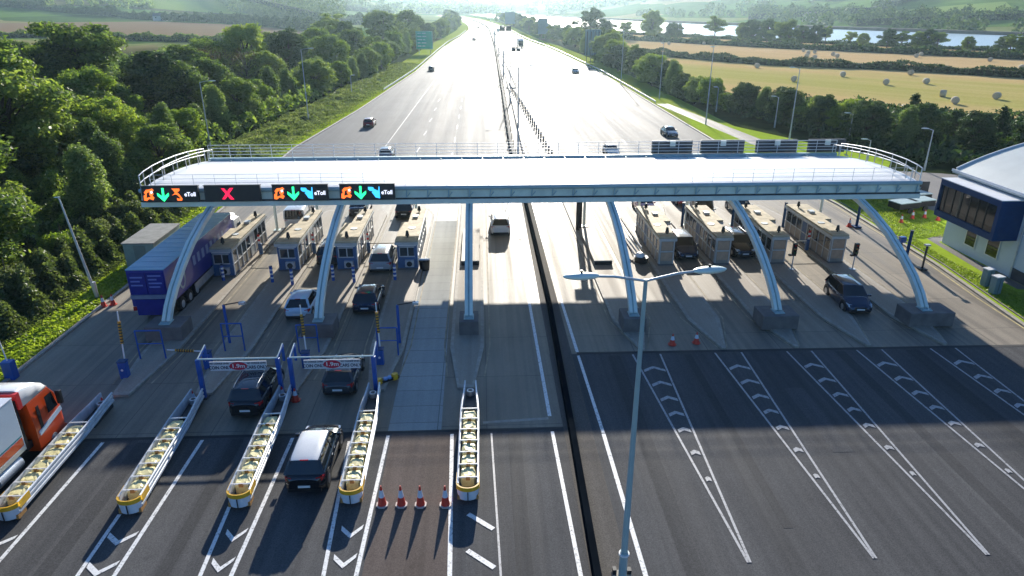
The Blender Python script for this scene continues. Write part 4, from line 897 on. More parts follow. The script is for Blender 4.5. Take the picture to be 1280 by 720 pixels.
m = MB(); m.cyl((0, 0, 0), (0, 0, 1.0), .08, n=8); m.build('post', M_dark, s); m = MB(); m.box(-.25, .25, -.2, .2, 1.0, 1.5); m.build('box', M_cobalt, s, bevel=.03)
s = thing('camera_post', 'dark blue camera post on the lawn edge right of the rightmost booth', 'camera post', at(1070, 285)+(.1,), 0)
m = MB(); m.cyl((0, 0, 0), (0, 0, 2.6), .13, n=10); m.box(-.35, .35, -.35, .35, 0, .12); m.build('post', M_navy, s); m = MB(); m.box(-.12, .12, -.25, .15, 2.6, 2.85); m.build('camera', M_galv, s)
# shed and white rails at the left
s = thing('metal_shed', 'pale green metal shed with flat grey roof beside the blue lorry', 'shed', (-27.6, 53.6, .05), 0)
m = MB(); m.box(-1.2, 1.2, 0, 5.2, 0, 2.15); m.build('wall', mat('shed_green', (.22, .30, .26), .6, var=.15), s); m = MB(); m.box(-1.28, 1.28, -.1, 5.3, 2.155, 2.25); m.build('roof', mat('shed_roof', (.22, .22, .20), .7, var=.3), s); m = MB(); m.box(-.4, .5, -.03, -.002, .05, 2.0); m.build('door', mat('shed_door', (.15, .2, .18), .5), s)
s = thing('white_fence', 'white railing with a red and white end post beside the metal shed', 'railing', (-25.3, 52.5, .2), 0)
railing([(0, 0, 0), (0, 7, 0)], 2.0, 1.2, 4, .04).build('rails', M_white_rail, s)
for k in range(5): m = MB(); m.cyl((0, -.2, k*.4), (0, -.2, k*.4+.4), .07, n=8); m.build('end_post_band', M_red if k % 2 == 0 else M_white, s)
# pale gas-tank style trailers in the service yard
for i, (px, py, rz, l) in enumerate(((1128, 265, .1, 'dark parked trailer with pale lid, nearest the canopy leg'), (1147, 262, .05, 'dark parked trailer with pale lid, nearest the service yard track'), (1143, 254, .05, 'dark parked trailer with pale lid, behind the other two'))):
    s = thing('parked_trailer', l, 'trailer', at(px, py)+(.05,), rz-R(80), 'parked trailers by the lawn')
    m = MB(); m.box(-.8, .8, -1.3, 1.3, .45, 1.05); m.build('body', M_black, s, bevel=.05); m = MB(); m.box(-.83, .83, -1.33, 1.33, 1.06, 1.14); m.build('lid', mat('pale_lid', (.35, .45, .44), .5), s)
    for sx in (-1, 1): m = MB(); m.cyl((sx*.82, 0, .3), (sx*.95, 0, .3), .3, n=14); m.build('wheel', M_rubber, s)
    m = MB(); m.bar((0, 1.3, .5), (0, 2.2, .45), .08, .08); m.build('drawbar', M_dark, s)
s = thing('panel_fence', 'dark slatted fence panels with pale posts behind the parked trailers', 'fence', (38.6, 72.5, 0), 0)
for k in range(7): m = MB(); m.box(k*1.5, k*1.5+1.35, -.04, .04, .1, 1.9); m.build('panel', M_dark, s); m = MB(); m.cyl((k*1.5-.07, -.05, 0), (k*1.5-.07, -.05, 2.0), .05, n=8); m.build('post', M_galv, s)
# ------------------------------------------------------------ vehicles
KIND = {  # L, W, H, hood z, belt z, [windscreen base y, roof front y, roof rear y, rear glass base y] as fraction of L/2, roof half width
 'hatch': (4.15, 1.78, 1.48, .93, .97, (.42, .12, -.68, -.90)),
 'saloon': (4.6, 1.80, 1.45, .90, .95, (.40, .10, -.45, -.76)),
 'suv': (4.55, 1.80, 1.66, 1.05, 1.10, (.46, .20, -.78, -.94)),
 'mpv': (4.5, 1.84, 1.65, .98, 1.05, (.56, .22, -.76, -.93)),
 'van': (5.2, 2.0, 2.15, 1.15, 1.25, (.66, .42, -.93, -.97)),
}
def car(kind, pm, x, y, rz, label, group=None, rails=False, roof_m=None, cat='car', detail=True, rear_at=True, hood_m=None):
    """x, y: centre of the visible end (rear when rz=0, front when rz=pi)"""
    L_, W_, H_, zh, zb, fr = KIND[kind]; hl = L_/2; hw = W_/2
    name = {'suv': 'four_wheel_drive', 'hatch': 'hatchback_car', 'saloon': 'saloon_car', 'mpv': 'people_carrier', 'van': 'delivery_van'}[kind]
    cx = x-math.sin(rz)*hl*(1 if rear_at else 0); 
    d = Vector((-math.sin(rz), math.cos(rz)))
    if rear_at: c = Vector((x, y))+(d*hl if math.cos(rz) > 0 else -d*hl)
    else: c = Vector((x, y))
    s = thing(name, label, cat, (c.x, c.y, .075), rz, group)
    s.location.y -= .3*s.location.y/20; fy = [f*hl for f in fr]; b = MB()
    st = [(hl, .62, .50, .34), (hl-.06, .78, .66, .27), (hl-.28, .92, zh-.20, .22), (hl-.75, .985, zh-.08, .20), (fy[0]+.15, 1.0, zh, .20), (fy[0], 1.0, zb-.02, .20), (0, 1.0, zb-.02, .20), (fy[3]+.25, .995, zb, .22), (-hl+.32, .96, zb-.02, .24), (-hl+.08, .86, zb-.08 if kind != 'saloon' else zb-.06, .28), (-hl, .72, zb-.22, .36)]
    rings = []
    for yv, w, zt, z0 in st:
        w *= hw; zm = z0+(zt-z0)*.55
        pr = [(0, zt+.03), (w*.55, zt+.02), (w*.86, zt-.02), (w*.965, zt-.09), (w, zm), (w*.985, z0+.12), (w*.9, z0), (0, z0)]
        rings.append([(a, yv, z) for a, z in pr]+[(-a, yv, z) for a, z in pr[-2:0:-1]])
    b.loft(rings[::-1], 0, True, True, True)
    # roof and pillars
    rw = hw*.70 if kind != 'van' else hw*.88; bw = hw*.90; zr = H_
    ry = [fy[1]+.0, fy[1]-.25, (fy[1]+fy[2])/2, fy[2]+.25, fy[2]]; rz_ = [zr-.07, zr-.015, zr+.0, zr-.03, zr-.08]
    rg = []
    for yv, z in zip(ry, rz_): rg.append([(-rw, yv, z-.07), (-rw*.93, yv, z-.02), (-rw*.5, yv, z+.008), (rw*.5, yv, z+.008), (rw*.93, yv, z-.02), (rw, yv, z-.07), (0, yv, z-.09)])
    r = MB(); r.loft(rg[::-1], 0, True, True, True)
    def ptb(yb, yt, sg, w=.09): b.bar((sg*bw, yb, zb-.08), (sg*rw*.985, yt, zr-.11), w, .05)
    for sg in (-1, 1):
        ptb(fy[0]-.02, fy[1], sg); ptb(fy[3]+.05, fy[2], sg, .16); b.bar((sg*rw, fy[1], zr-.10), (sg*rw, fy[2], zr-.11), .06, .06)
        b.bar((sg*bw, -.1, zb-.08), (sg*rw, -.15, zr-.11), .07, .05, 1)
    # wheel arches
    wy = (hl-.82, -hl+.80); wr = .33 if kind in ('hatch', 'saloon') else .37
    for yv in wy:
        for sg in (-1, 1): b.cyl((sg*(hw-.12), yv, wr+.03), (sg*(hw+.004), yv, wr+.03), wr+.09, n=20, mi=1, smooth=False)
    b.box(-hw*.8, hw*.8, -hl-.005, -hl+.1, .28, .44, 1); b.box(-hw*.75, hw*.75, hl-.1, hl+.005, .28, .42, 1)
    b.box(-hw*.45, hw*.45, hl-.08, hl+.01, .5, .62, 1)
    b.build('body', [pm, M_black], s)
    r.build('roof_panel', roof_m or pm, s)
    def pane(q, nm, m=M_glass):
        a = MB(); a.add(q, [(0, 1, 2, 3)]); c0 = sum((Vector(p) for p in q), Vector())/4; cc = Vector((0, (fy[0]+fy[3])/2, (zb+zr)/2-.1))
        q2 = [tuple(Vector(p)+(cc-Vector(p))*.04) for p in q]; a.add(q2, [(3, 2, 1, 0)]); return a.build(nm, m, s)
    e = .05
    pane([(-bw+e, fy[0]+.0, zb-.03), (bw-e, fy[0], zb-.03), (rw-e, fy[1]+.01, zr-.075), (-rw+e, fy[1]+.01, zr-.075)], 'windscreen')
    pane([(bw-e, fy[3], zb-.03), (-bw+e, fy[3], zb-.03), (-rw+e, fy[2]-.01, zr-.10), (rw-e, fy[2]-.01, zr-.10)], 'rear_window')
    for sg in (-1, 1):
        q = [(sg*(bw+.005), fy[0]-.06, zb-.06), (sg*(bw+.005), fy[3]+.1, zb-.06), (sg*(rw+.01), fy[2]+.05, zr-.12), (sg*(rw+.01), fy[1]-.05, zr-.12)]
        if kind == 'van': q[1] = (q[1][0], fy[1]-.9, q[1][2]); q[2] = (q[2][0], fy[1]-.9, q[2][2])
        pane(q if sg < 0 else q[::-1], 'side_window')
    if kind == 'van':
        m = MB(); m.loft([[(-bw, yv, zb-.05), (bw, yv, zb-.05), (rw, yv, zr-.1), (-rw, yv, zr-.1)] for yv in (fy[1]-.95, fy[2]+.02)], 0, True, True, False); m.build('cargo_side', pm, s)
    for yv in wy:
        for sg in (-1, 1):
            m = MB(); m.cyl((sg*(hw-.2), 0, 0), (sg*(hw+.012), 0, 0), wr, n=20); w = m.build('wheel', M_rubber, s, loc=(0, yv, wr-.01))
            if detail: m = MB(); m.cyl((sg*(hw+.013), 0, 0), (sg*(hw+.022), 0, 0), wr*.62, wr*.5, n=12); m.build('rim', M_rim, w)
    for sg in (-1, 1):
        m = MB(); m.loft([[(sg*hw*.50, -hl+.03, zb-.30), (sg*hw*.86, -hl+.07, zb-.30), (sg*hw*.90, -hl+.10, zb-.10), (sg*hw*.60, -hl+.03, zb-.12)], [(sg*hw*.50, -hl+.2, zb-.30), (sg*hw*.965, -hl+.36, zb-.27), (sg*hw*.965, -hl+.36, zb-.12), (sg*hw*.60, -hl+.3, zb-.12)]][::sg], 0, True, True, False)
        m.build('tail_light', M_tail, s)
        m = MB(); m.loft([[(sg*hw*.50, hl-.06, zh-.40), (sg*hw*.84, hl-.12, zh-.38), (sg*hw*.90, hl-.28, zh-.22), (sg*hw*.60, hl-.20, zh-.24)], [(sg*hw*.50, hl-.4, zh-.40), (sg*hw*.90, hl-.45, zh-.38), (sg*hw*.93, hl-.55, zh-.20), (sg*hw*.60, hl-.5, zh-.22)]][::-sg], 0, True, True, False)
        m.build('headlight', M_lamp, s)
        m = MB(); m.box(min(sg*(hw-.03), sg*(hw+.17)), max(sg*(hw-.03), sg*(hw+.17)), fy[0]-.25, fy[0]-.12, zb-.06, zb+.08); m.build('wing_mirror', pm, s, bevel=.02)
    m = MB(); m.box(-.26, .26, -hl-.025, -hl-.006, .50, .61); m.build('number_plate', M_plate, s)
    m = MB(); m.box(-.26, .26, hl+.006, hl+.025, .42, .53); m.build('number_plate', M_plate, s)
    if detail:
        m = MB(); m.box(-.18, .18, fy[2]-.05, fy[2]+.0, zr-.085, zr-.06); m.build('brake_light', M_tail, s)
        for sg in (-1, 1):
            for yv in (fy[0]-.75, -.25): m = MB(); m.box(min(sg*(hw-.01), sg*(hw+.012)), max(sg*(hw-.01), sg*(hw+.012)), yv-.3, yv-.12, zb-.2, zb-.16); m.build('door_handle', M_rim, s)
    if rails:
        for sg in (-1, 1): m = MB(); m.tube([(sg*rw*.93, fy[1]-.15, zr+.0), (sg*rw*.93, fy[1]-.35, zr+.07), (sg*rw*.93, fy[2]+.3, zr+.05), (sg*rw*.93, fy[2]+.05, zr-.03)], .025, 6); m.build('roof_rail', M_rim, s)
    return s
P_black = paint('black', (.008, .009, .012), .22); P_navy = paint('deep_blue', (.008, .02, .05), .22); P_white = paint('white', (.62, .64, .66), .3)
P_silver = paint('silver', (.30, .32, .34), .28); P_grey = paint('dark_grey', (.04, .045, .05), .25); P_red = paint('red', (.28, .01, .015), .3)
P_pale = paint('ice_blue', (.50, .62, .72), .28); P_blue = paint('royal_blue', (.02, .05, .22), .25); P_pink = paint('faded_red', (.42, .16, .16), .35)
PI = math.pi
M_sunroof = mat('panorama_glass', (.03, .045, .06), .05, 0, var=.1, spec=.9)
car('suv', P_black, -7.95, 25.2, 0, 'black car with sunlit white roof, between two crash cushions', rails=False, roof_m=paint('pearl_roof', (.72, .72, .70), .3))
car('suv', P_black, -12.4, 31.5, 0, 'black four wheel drive with silver roof rails under the left height frame', rails=True, roof_m=M_sunroof)
car('hatch', P_grey, -8.05, 33.4, 0, 'dark hatchback under the right height frame')
car('hatch', P_pale, -12.65, 43.6, 0, 'pale blue car leaving the shade beside a canopy leg')
car('hatch', P_navy, -8.25, 44.4, 0, 'dark hatchback at the shade edge left of the open concrete lane', rails=True)
car('mpv', P_silver, -8.25, 52.4, 0, 'silver car stopped beside the booth at the open concrete lane')
car('mpv', P_grey, -12.75, 54.2, 0, 'dark car with red tail lamps behind the canopy leg and third booth')
car('suv', paint('bright_silver', (.66, .67, .68), .35), 1.55, 61.6, 0, 'silver car driving alone in the free flow lane past the central island')
car('hatch', P_black, -7.9, 67.6, 0, 'black car just showing under the canopy beyond the booth at the open lane')
car('saloon', P_grey, -12.6, 68.5, 0, 'dark car half hidden by the canopy beyond the second and third booths')
car('van', P_white, -17.7, 64.0, 0, 'white van beyond the first booth by the blue lorry', cat='van')
car('hatch', P_silver, -13.3, 96.5, 0, 'silver car just beyond the canopy heading away', detail=False)
car('hatch', P_red, -19.6, 123.5, 0, 'red car heading away along the left edge of the motorway', detail=False)
car('hatch', P_grey, -15.6, 231, R(4), 'dark car far ahead on the left side of the motorway', detail=False)
car('hatch', P_pink, -3.6, 425, R(4), 'small reddish car far along the left carriageway', detail=False)
car('hatch', P_grey, -1.5, 640, R(6), 'tiny dark car at the far bend of the left carriageway', detail=False)
# towards the camera
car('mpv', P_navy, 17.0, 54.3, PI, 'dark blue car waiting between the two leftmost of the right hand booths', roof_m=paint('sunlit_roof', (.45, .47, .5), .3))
car('suv', P_black, 21.9, 54.6, PI, 'black four wheel drive waiting between the second and third right hand booths', rails=True)
car('mpv', P_navy, 25.75, 42.9, PI-R(4), 'dark blue people carrier driving out of the lane left of the rightmost booth')
car('hatch', P_pink, 16.6, 68.0, PI, 'faded red car queuing behind the first right hand booth')
car('van', P_white, 21.6, 64.6, PI, 'white van queuing behind the second right hand booth', cat='van')
car('saloon', P_red, 21.4, 71.0, PI, 'dark red car queuing behind the white van')
car('saloon', P_black, 26.3, 66.5, PI, 'black car queuing behind the third right hand booth')
car('saloon', P_silver, 18.2, 96.5, PI, 'pale car just beyond the canopy right of the marker posts', detail=False)
car('saloon', P_navy, 30.4, 111.5, PI+R(3), 'dark blue car approaching past the right verge lamps', detail=False)
car('hatch', P_silver, 28.9, 221.5, PI+R(2), 'silver car approaching below the big ribbed road sign', detail=False)
for x, y, k, l in ((13.5, 560, 'van', 'white van in the distant right carriageway'), (9.5, 500, 'saloon', 'distant dark car near the central reserve on the right carriageway'), (3.0, 700, 'saloon', 'distant dark car at the bend of the right carriageway')):
    car(k, P_white if k == 'van' else P_grey, x, y, PI+R(5), l, detail=False, cat='van' if k == 'van' else 'car')
# lorries
def wheels(s, pts, r=.5, w=.32, W_=2.5):
    for yv in pts:
        for sg in (-1, 1):
            m = MB(); a = sg*(W_/2-w-.02); b = sg*(W_/2-.02); m.cyl((a, 0, 0), (b, 0, 0), r, n=20); wo = m.build('wheel', M_rubber, s, loc=(0, yv, r)); m = MB(); m.cyl((b+sg*.002, 0, 0), (b+sg*.02, 0, 0), r*.55, r*.4, n=14); m.cyl((b+sg*.02, 0, 0), (b+sg*.06, 0, 0), .12, n=10); m.build('rim', M_galv, wo)
s = thing('articulated_lorry', 'long blue box lorry stopped under the left end of the canopy', 'lorry', (-22.25, 43.3, .08), 0)
M_tb = mat('trailer_blue', (.010, .020, .24), .45, var=.25, scale=.6, coat=.3); M_tr = mat('trailer_roof', (.20, .38, .48), .45, var=.1, scale=.7)
TH = 3.72
m = MB(); m.box(-1.22, 1.22, 0, 13.2, 1.15, TH); body = m.build('box', M_tb, s, bevel=.03)
m = MB(); m.box(-1.24, 1.24, -.02, 13.22, TH+.003, TH+.07); rf = m.build('roof', M_tr, s, bevel=.02)
m = MB()
for k in range(13): m.box(-1.2, 1.2, .5+k, .56+k, TH+.07, TH+.095)
m.build('roof_seam', mat('seam_pale', (.32, .5, .6), .45), rf)
m = MB()
for a, b_ in ((-1.15, -.03), (.03, 1.15)): m.box(a, b_, -.06, -.003, 2.05, TH-.15)
M_td = mat('trailer_door_blue', (.008, .016, .20), .5, var=.2, spec=.3); dr = m.build('rear_door', M_td, s)
m = MB()
for k, w_ in enumerate((.8, .6, .75)): m.box(-1.0, -1.0+w_, -.075, -.062, 3.2-k*.28, 3.3-k*.28)
for k, w_ in enumerate((.85, .55, .85, .7)): m.box(.15, .15+w_, -.075, -.062, 3.3-k*.26, 3.4-k*.26)
m.build('door_marking', mat('marking_pale_blue', (.14, .2, .5), .5), dr)
m = MB(); m.box(-1.2, 1.2, -.1, -.003, 1.72, 2.0); m.build('tail_beam', mat('beam_grey', (.16, .2, .3), .5), s)
m = MB(); m.box(-.95, .95, -.08, -.003, .55, 1.68); m.build('tail_lift', M_td, s)
for sg in (-1, 1): m = MB(); m.box(sg*1.08-.1, sg*1.08+.1, -.1, 0, .9, 1.15); m.build('tail_light', M_tail, s)
m = MB(); m.box(-1.0, 1.0, .1, 12.8, .75, 1.14); m.build('chassis', M_black, s)
m = MB(); m.box(1.2, 1.245, 4.2, 9.5, .45, 1.05); m.box(-1.245, -1.2, 4.2, 9.5, .45, 1.05); m.build('side_guard', M_galv, s)
# pale curved device and lettering blocks on the side
for sg in (1,):
    m = MB(); N_ = 24; ro = [(1.1*math.cos(2*math.pi*k/N_), 1.1*math.sin(2*math.pi*k/N_)) for k in range(N_)]
    vs = [(1.232, 2.4+a*.55, 2.5+b_*.95) for a, b_ in ro]+[(1.232, 2.4+a*.40, 2.5+b_*.78) for a, b_ in ro]
    m.add(vs, [(k, (k+1) % N_, N_+(k+1) % N_, N_+k) for k in range(N_)]); m.build('oval_emblem', mat('emblem_pale', (.45, .48, .45), .5), body)
    for k in range(8): m = MB(); m.box(1.231, 1.236, 4.6+k*.85, 5.05+k*.85, 2.3, 3.0); m.build('side_letter', mat('lettering_pale', (.22, .27, .45), .5), body)
wheels(s, (1.9, 3.2, 4.5, 10.6, 14.8), W_=2.5)
m = MB(); m.loft([[(-1.2, 13.75, .5), (1.2, 13.75, .5), (1.2, 13.75, 3.0), (-1.2, 13.75, 3.0)], [(-1.2, 15.3, .5), (1.2, 15.3, .5), (1.15, 15.3, 2.9), (-1.15, 15.3, 2.9)], [(-1.2, 15.8, .5), (1.2, 15.8, .5), (1.1, 15.7, 2.3), (-1.1, 15.7, 2.3)]], 0, True, True, False)
cab = m.build('cab', paint('lorry_white', (.7, .7, .7), .35), s, bevel=.05)
m = MB(); m.loft([[(-1.0, 13.8, 3.0), (1.0, 13.8, 3.0), (.95, 13.8, 3.65), (-.95, 13.8, 3.65)], [(-1.0, 15.2, 2.9), (1.0, 15.2, 2.9), (.9, 14.9, 3.3), (-.9, 14.9, 3.3)]], 0, True, True, True); m.build('wind_deflector', MC['paint_lorry_white'], cab)
m = MB(); m.box(1.2, 1.21, 14.5, 15.3, 1.7, 2.5); m.box(-1.21, -1.2, 14.5, 15.3, 1.7, 2.5); m.build('side_window', M_glass, cab)
# orange lorry
s = thing('rigid_lorry', 'orange lorry with white cab roof and white box body at the left edge', 'lorry', (-22.1, 30.2, .08), R(-1))
P_or = paint('orange', (.62, .07, .01), .3); P_wt = paint('cab_white', (.72, .72, .72), .3)
def cabring(yv, w, z0, z1, ww=None): ww = ww or w; return [(-w, yv, z0), (w, yv, z0), (w, yv, (z0+z1)*.5), (ww, yv, z1), (-ww, yv, z1), (-w, yv, (z0+z1)*.5)]
m = MB(); m.loft([cabring(0, 1.12, .45, 1.5), cabring(-.08, 1.22, .4, 1.75), cabring(-.22, 1.24, .4, 2.55, 1.18), cabring(-.5, 1.24, .4, 3.0, 1.12), cabring(-2.1, 1.24, .55, 3.0, 1.14)][::-1], 0, True, True, False)
cab = m.build('cab', P_or, s, bevel=.05)
m = MB(); rg = []
for yv, w, z0, z1 in ((-.42, 1.08, 2.98, 3.06), (-.6, 1.13, 3.0, 3.25), (-1.2, 1.14, 3.0, 3.62), (-2.0, 1.15, 3.0, 3.85), (-2.35, 1.15, 3.0, 3.85)):
    rg.append([(-w, yv, z0), (w, yv, z0), (w*.98, yv, z1-.12), (w*.85, yv, z1), (-w*.85, yv, z1), (-w*.98, yv, z1-.12)])
m.loft(rg[::-1], 0, True, True, True); m.build('roof_fairing', P_wt, cab)
m = MB(); m.box(-1.18, 1.18, -2.6, -2.352, 3.0, 3.78); m.build('fairing_back', M_red, cab)
m = MB(); m.add([(-1.1, -.10, 1.78), (1.1, -.10, 1.78), (1.05, -.36, 2.82), (-1.05, -.36, 2.82)], [(0, 1, 2, 3)]); m.add([(-1.1, -.13, 1.78), (1.1, -.13, 1.78), (1.05, -.39, 2.82), (-1.05, -.39, 2.82)], [(3, 2, 1, 0)]); m.build('windscreen', M_glass, cab)
for sg in (-1, 1):
    m = MB(); x0, x1 = sorted((sg*1.235, sg*1.262)); m.add([(x1 if sg > 0 else x0, yv, z) for yv, z in ((-.30, 1.85), (-1.05, 1.85), (-1.05, 2.72), (-.52, 2.72))], [(0, 1, 2, 3) if sg > 0 else (3, 2, 1, 0)]); m.build('side_window', M_glass, cab)
    m = MB(); m.box(x0+sg*.002, x1, -1.75, -1.55, 1.2, 2.6); m.build('vent_grille', M_black, cab)
    m = MB(); m.bar((sg*1.27, -.15, 1.62), (sg*1.27, -1.95, 1.30), .05, .22); m.build('side_stripe', mat('stripe_pale', (.55, .65, .72), .4), cab)
    m = MB(); m.box(min(sg*1.26, sg*1.5), max(sg*1.26, sg*1.5), -.3, -.12, 1.9, 2.6); m.build('wing_mirror', M_black, cab, bevel=.03)
    m = MB(); m.box(sg*.95-.18, sg*.95+.18, .0, .03, .65, .88); m.build('headlight', M_lamp, cab)
m = MB(); m.box(-1.2, 1.2, -2.0, .06, .35, .62); m.build('bumper', P_or, cab, bevel=.03)
m = MB(); m.box(-1.1, 1.1, -2.75, -2.61, .9, 3.5); m.build('cab_back', M_black, s)
m = MB(); m.box(-1.0, 1.0, -12, -2.2, .8, 1.15); m.build('chassis', M_black, s)
m = MB(); m.box(-1.25, 1.25, -12.5, -2.95, 1.18, 3.78); bx = m.build('box_body', mat('box_white', (.55, .62, .66), .4, var=.06), s, bevel=.03)
m = MB(); m.box(-1.27, 1.27, -12.52, -2.93, 3.783, 3.85); m.build('box_roof', P_wt, bx, bevel=.02)
for sg in (-1, 1):
    x0, x1 = sorted((sg*1.251, sg*1.262)); m = MB(); m.box(x0, x1, -12.4, -3.05, 1.45, 1.85); m.build('orange_band', P_or, bx); m = MB(); m.box(x0, x1, -12.4, -3.05, 1.9, 1.96); m.build('teal_line', mat('teal', (.02, .2, .22), .4), bx); m = MB(); m.box(x0, x1+.005*sg, -12.45, -3.0, 1.2, 1.4); m.build('lower_rail', mat('rail_cream', (.6, .58, .48), .5), bx)
wheels(s, (-1.05, -6.6, -8.0), W_=2.5)
for yv in (-6.6, -8.0):
    for sg in (-1, 1):
        m = MB(); pts = [(sg*1.1, yv+.62*math.cos(a), .5+.62*math.sin(a)) for a in [math.pi*k/8 for k in range(9)]]
        for a, b_ in zip(pts[:-1], pts[1:]): m.bar(a, b_, .03, .34)
        m.build('mudguard', M_rubber, s)
m = MB(); m.cyl((1.0, -3.4, .8), (1.0, -5.0, .8), .32, n=14); m.build('fuel_tank', M_galv, s)
# distant lorry
s = thing('approaching_lorry', 'distant lorry with white top approaching on the right carriageway', 'lorry', (19.3, 352, .08), PI+R(2))
m = MB(); m.box(-1.25, 1.25, -10, -.2, 1.2, 4.0); m.build('box', P_white, s, bevel=.05); m = MB(); m.box(-1.2, 1.2, -.1, 1.9, .5, 3.2); c_ = m.build('cab', P_grey, s, bevel=.1)
m = MB(); m.box(-1.1, 1.1, 1.9, 1.93, 1.7, 2.8); m.build('windscreen', M_glass, c_); wheels(s, (.9, -6, -7.5, -9))
m = MB(); m.loft([[(-1.1, .1, 3.2), (1.1, .1, 3.2), (1.0, .1, 4.0), (-1.0, .1, 4.0)], [(-1.1, 1.6, 3.2), (1.1, 1.6, 3.2), (1.0, 1.2, 3.5), (-1.0, 1.2, 3.5)]], 0, True, True, False); m.build('roof_fairing', P_wt, c_)

# ------------------------------------------------------------ hay bales
bale_mesh = None
t = NT('hay'); f = t.noise(t.pos((2, 2, 2), obj=True), 3, 6, .7); t.link(t.ramp(f, [(.3, (.42, .35, .24, 1)), (.7, (.70, .60, .43, 1))]), t.b.inputs['Base Color']); t.b.inputs['Roughness'].default_value = 1; t.bump(f, .8, .05)
BL = [(1178, 122, 'left of the close pair'), (1193, 131, 'right of the close pair'), (1245, 125, 'right of the close pair and nearest the tree tops'), (1157, 106, 'in the middle of the near field'), (1107, 107, 'in the near field just left of the tall bale'), (1138, 95, 'close under the long hedge'), (1053, 97, 'in the near field left of the others'), (992, 103, 'at the left end of the near field beside a lamp column'), (946, 86, 'by the trees at the left corner of the near field'),
      (1004, 66, 'leftmost of the far field cluster'), (1008, 73, 'lowest left of the far field cluster'), (1010, 69, 'middle of the far field cluster'), (1018, 68, 'right of the far field cluster'), (1018, 75, 'lowest right of the far field cluster'), (1011, 61, 'topmost of the far field cluster'), (1041, 71, 'left of the far pair'), (1046, 73, 'right of the far pair'),
      (1141, 69, 'left of the three by the far hedge'), (1145, 73, 'lowest of the three by the far hedge'), (1151, 71, 'right of the three by the far hedge'), (1237, 78, 'alone at the right of the far field'), (1276, 88, 'at the right edge of the far field'), (836, 57, 'leftmost in the far field near the sign back'), (773, 58, 'beside the sign back'), (880, 57, 'in the far field under the trees'), (915, 58, 'in the far field left of the cluster')]
proto = None
for i, (px, py, l) in enumerate(BL):
    x, y = at(px, py-1); lab = 'round straw bale '+l
    if proto is None:
        proto = thing('straw_bale', lab, 'bale', (x, y, .03), R(50), 'round straw bales in the stubble fields')
        m = MB(); rr = random.Random(4); rings = []
        for yv, q in ((-.62, .0), (-.63, .55), (-.6, .93), (-.5, 1), (0, 1.01), (.5, 1), (.6, .93), (.63, .55), (.62, 0)):
            rings.append([(math.cos(2*math.pi*k/20)*.78*q*(rr.uniform(.975, 1.02)), yv, .76+math.sin(2*math.pi*k/20)*.77*q*(rr.uniform(.975, 1.02))) for k in range(20)])
        m.loft(rings, 0, True, False, True); bo = m.build('straw_roll', t.m, proto)
        m = MB(); 
        for yv in (-.3, 0, .3): m.loft([[(math.cos(2*math.pi*k/20)*r_, yv+d_, .76+math.sin(2*math.pi*k/20)*r_) for k in range(20)] for d_, r_ in ((-.03, .785), (.03, .785))], 0, True, False, True)
        m.build('netting_band', mat('twine', (.5, .45, .35), .8), bo)
    else: dup(proto, (x, y, .03), -math.atan2(x, y)+R((37*i) % 60-30), lab)
for o in bpy.data.objects:
    if o.name.startswith('straw_bale'): o.scale = (1.0, 1.0, 1.0)
# ------------------------------------------------------------ vegetation
def leaf_mat(name, dark, mid, light, trans=.35):
    t = NT(name); t.n.remove(t.b)
    d = t.new('BsdfDiffuse'); tr = t.new('BsdfTranslucent'); gl = t.new('BsdfGlossy'); gl.inputs['Roughness'].default_value = .45
    oi = t.new('ObjectInfo'); geo = t.new('NewGeometry')
    f = t.noise(t.pos((1, 1, 1), obj=True), .45, 3)
    ma = t.new('Math', operation='MULTIPLY_ADD'); t.link(geo.outputs['Random Per Island'], ma.inputs[0]); ma.inputs[1].default_value = .45; 
    mb_ = t.new('Math', operation='MULTIPLY_ADD'); t.link(oi.outputs['Random'], mb_.inputs[0]); mb_.inputs[1].default_value = .35; t.link(f, mb_.inputs[2])
    t.link(mb_.outputs[0], ma.inputs[2]); sub = t.new('Math', operation='SUBTRACT'); t.link(ma.outputs[0], sub.inputs[0]); sub.inputs[1].default_value = .38
    c = t.ramp(sub.outputs[0], [(.1, dark), (.5, mid), (.9, light)])
    t.link(c, d.inputs[0]); t.link(t.mix(1.0, c, (1.25, 1.35, .6, 1), 'MULTIPLY'), tr.inputs[0]); gl.inputs[0].default_value = (.5, .5, .5, 1)
    m1 = t.new('MixShader'); m1.inputs[0].default_value = trans; t.link(d.outputs[0], m1.inputs[1]); t.link(tr.outputs[0], m1.inputs[2])
    m2 = t.new('MixShader'); m2.inputs[0].default_value = .05; t.link(m1.outputs[0], m2.inputs[1]); t.link(gl.outputs[0], m2.inputs[2])
    t.link(m2.outputs[0], t.out.inputs[0]); return t.m
LM = {'broad': leaf_mat('leaves_broad', (.042, .076, .024, 1), (.165, .235, .06, 1), (.35, .40, .11, 1), .5),
      'light': leaf_mat('leaves_light', (.08, .14, .025, 1), (.21, .30, .05, 1), (.42, .46, .09, 1), .5),
      'willow': leaf_mat('leaves_willow', (.06, .10, .035, 1), (.19, .26, .085, 1), (.34, .40, .15, 1), .48),
      'dark': leaf_mat('leaves_dark', (.018, .040, .017, 1), (.055, .10, .034, 1), (.135, .19, .055, 1), .32),
      'bramble': leaf_mat('leaves_bramble', (.04, .06, .022, 1), (.15, .19, .07, 1), (.36, .38, .19, 1), .4),
      'grass': leaf_mat('grass_blades', (.19, .27, .03, 1), (.36, .44, .055, 1), (.50, .53, .10, 1), .45),
      'brown': leaf_mat('leaves_brown', (.07, .05, .025, 1), (.12, .09, .045, 1), (.2, .15, .07, 1), .2)}
M_bark = mat('bark', (.10, .08, .06), .9, var=.4, scale=3, bump=.5)
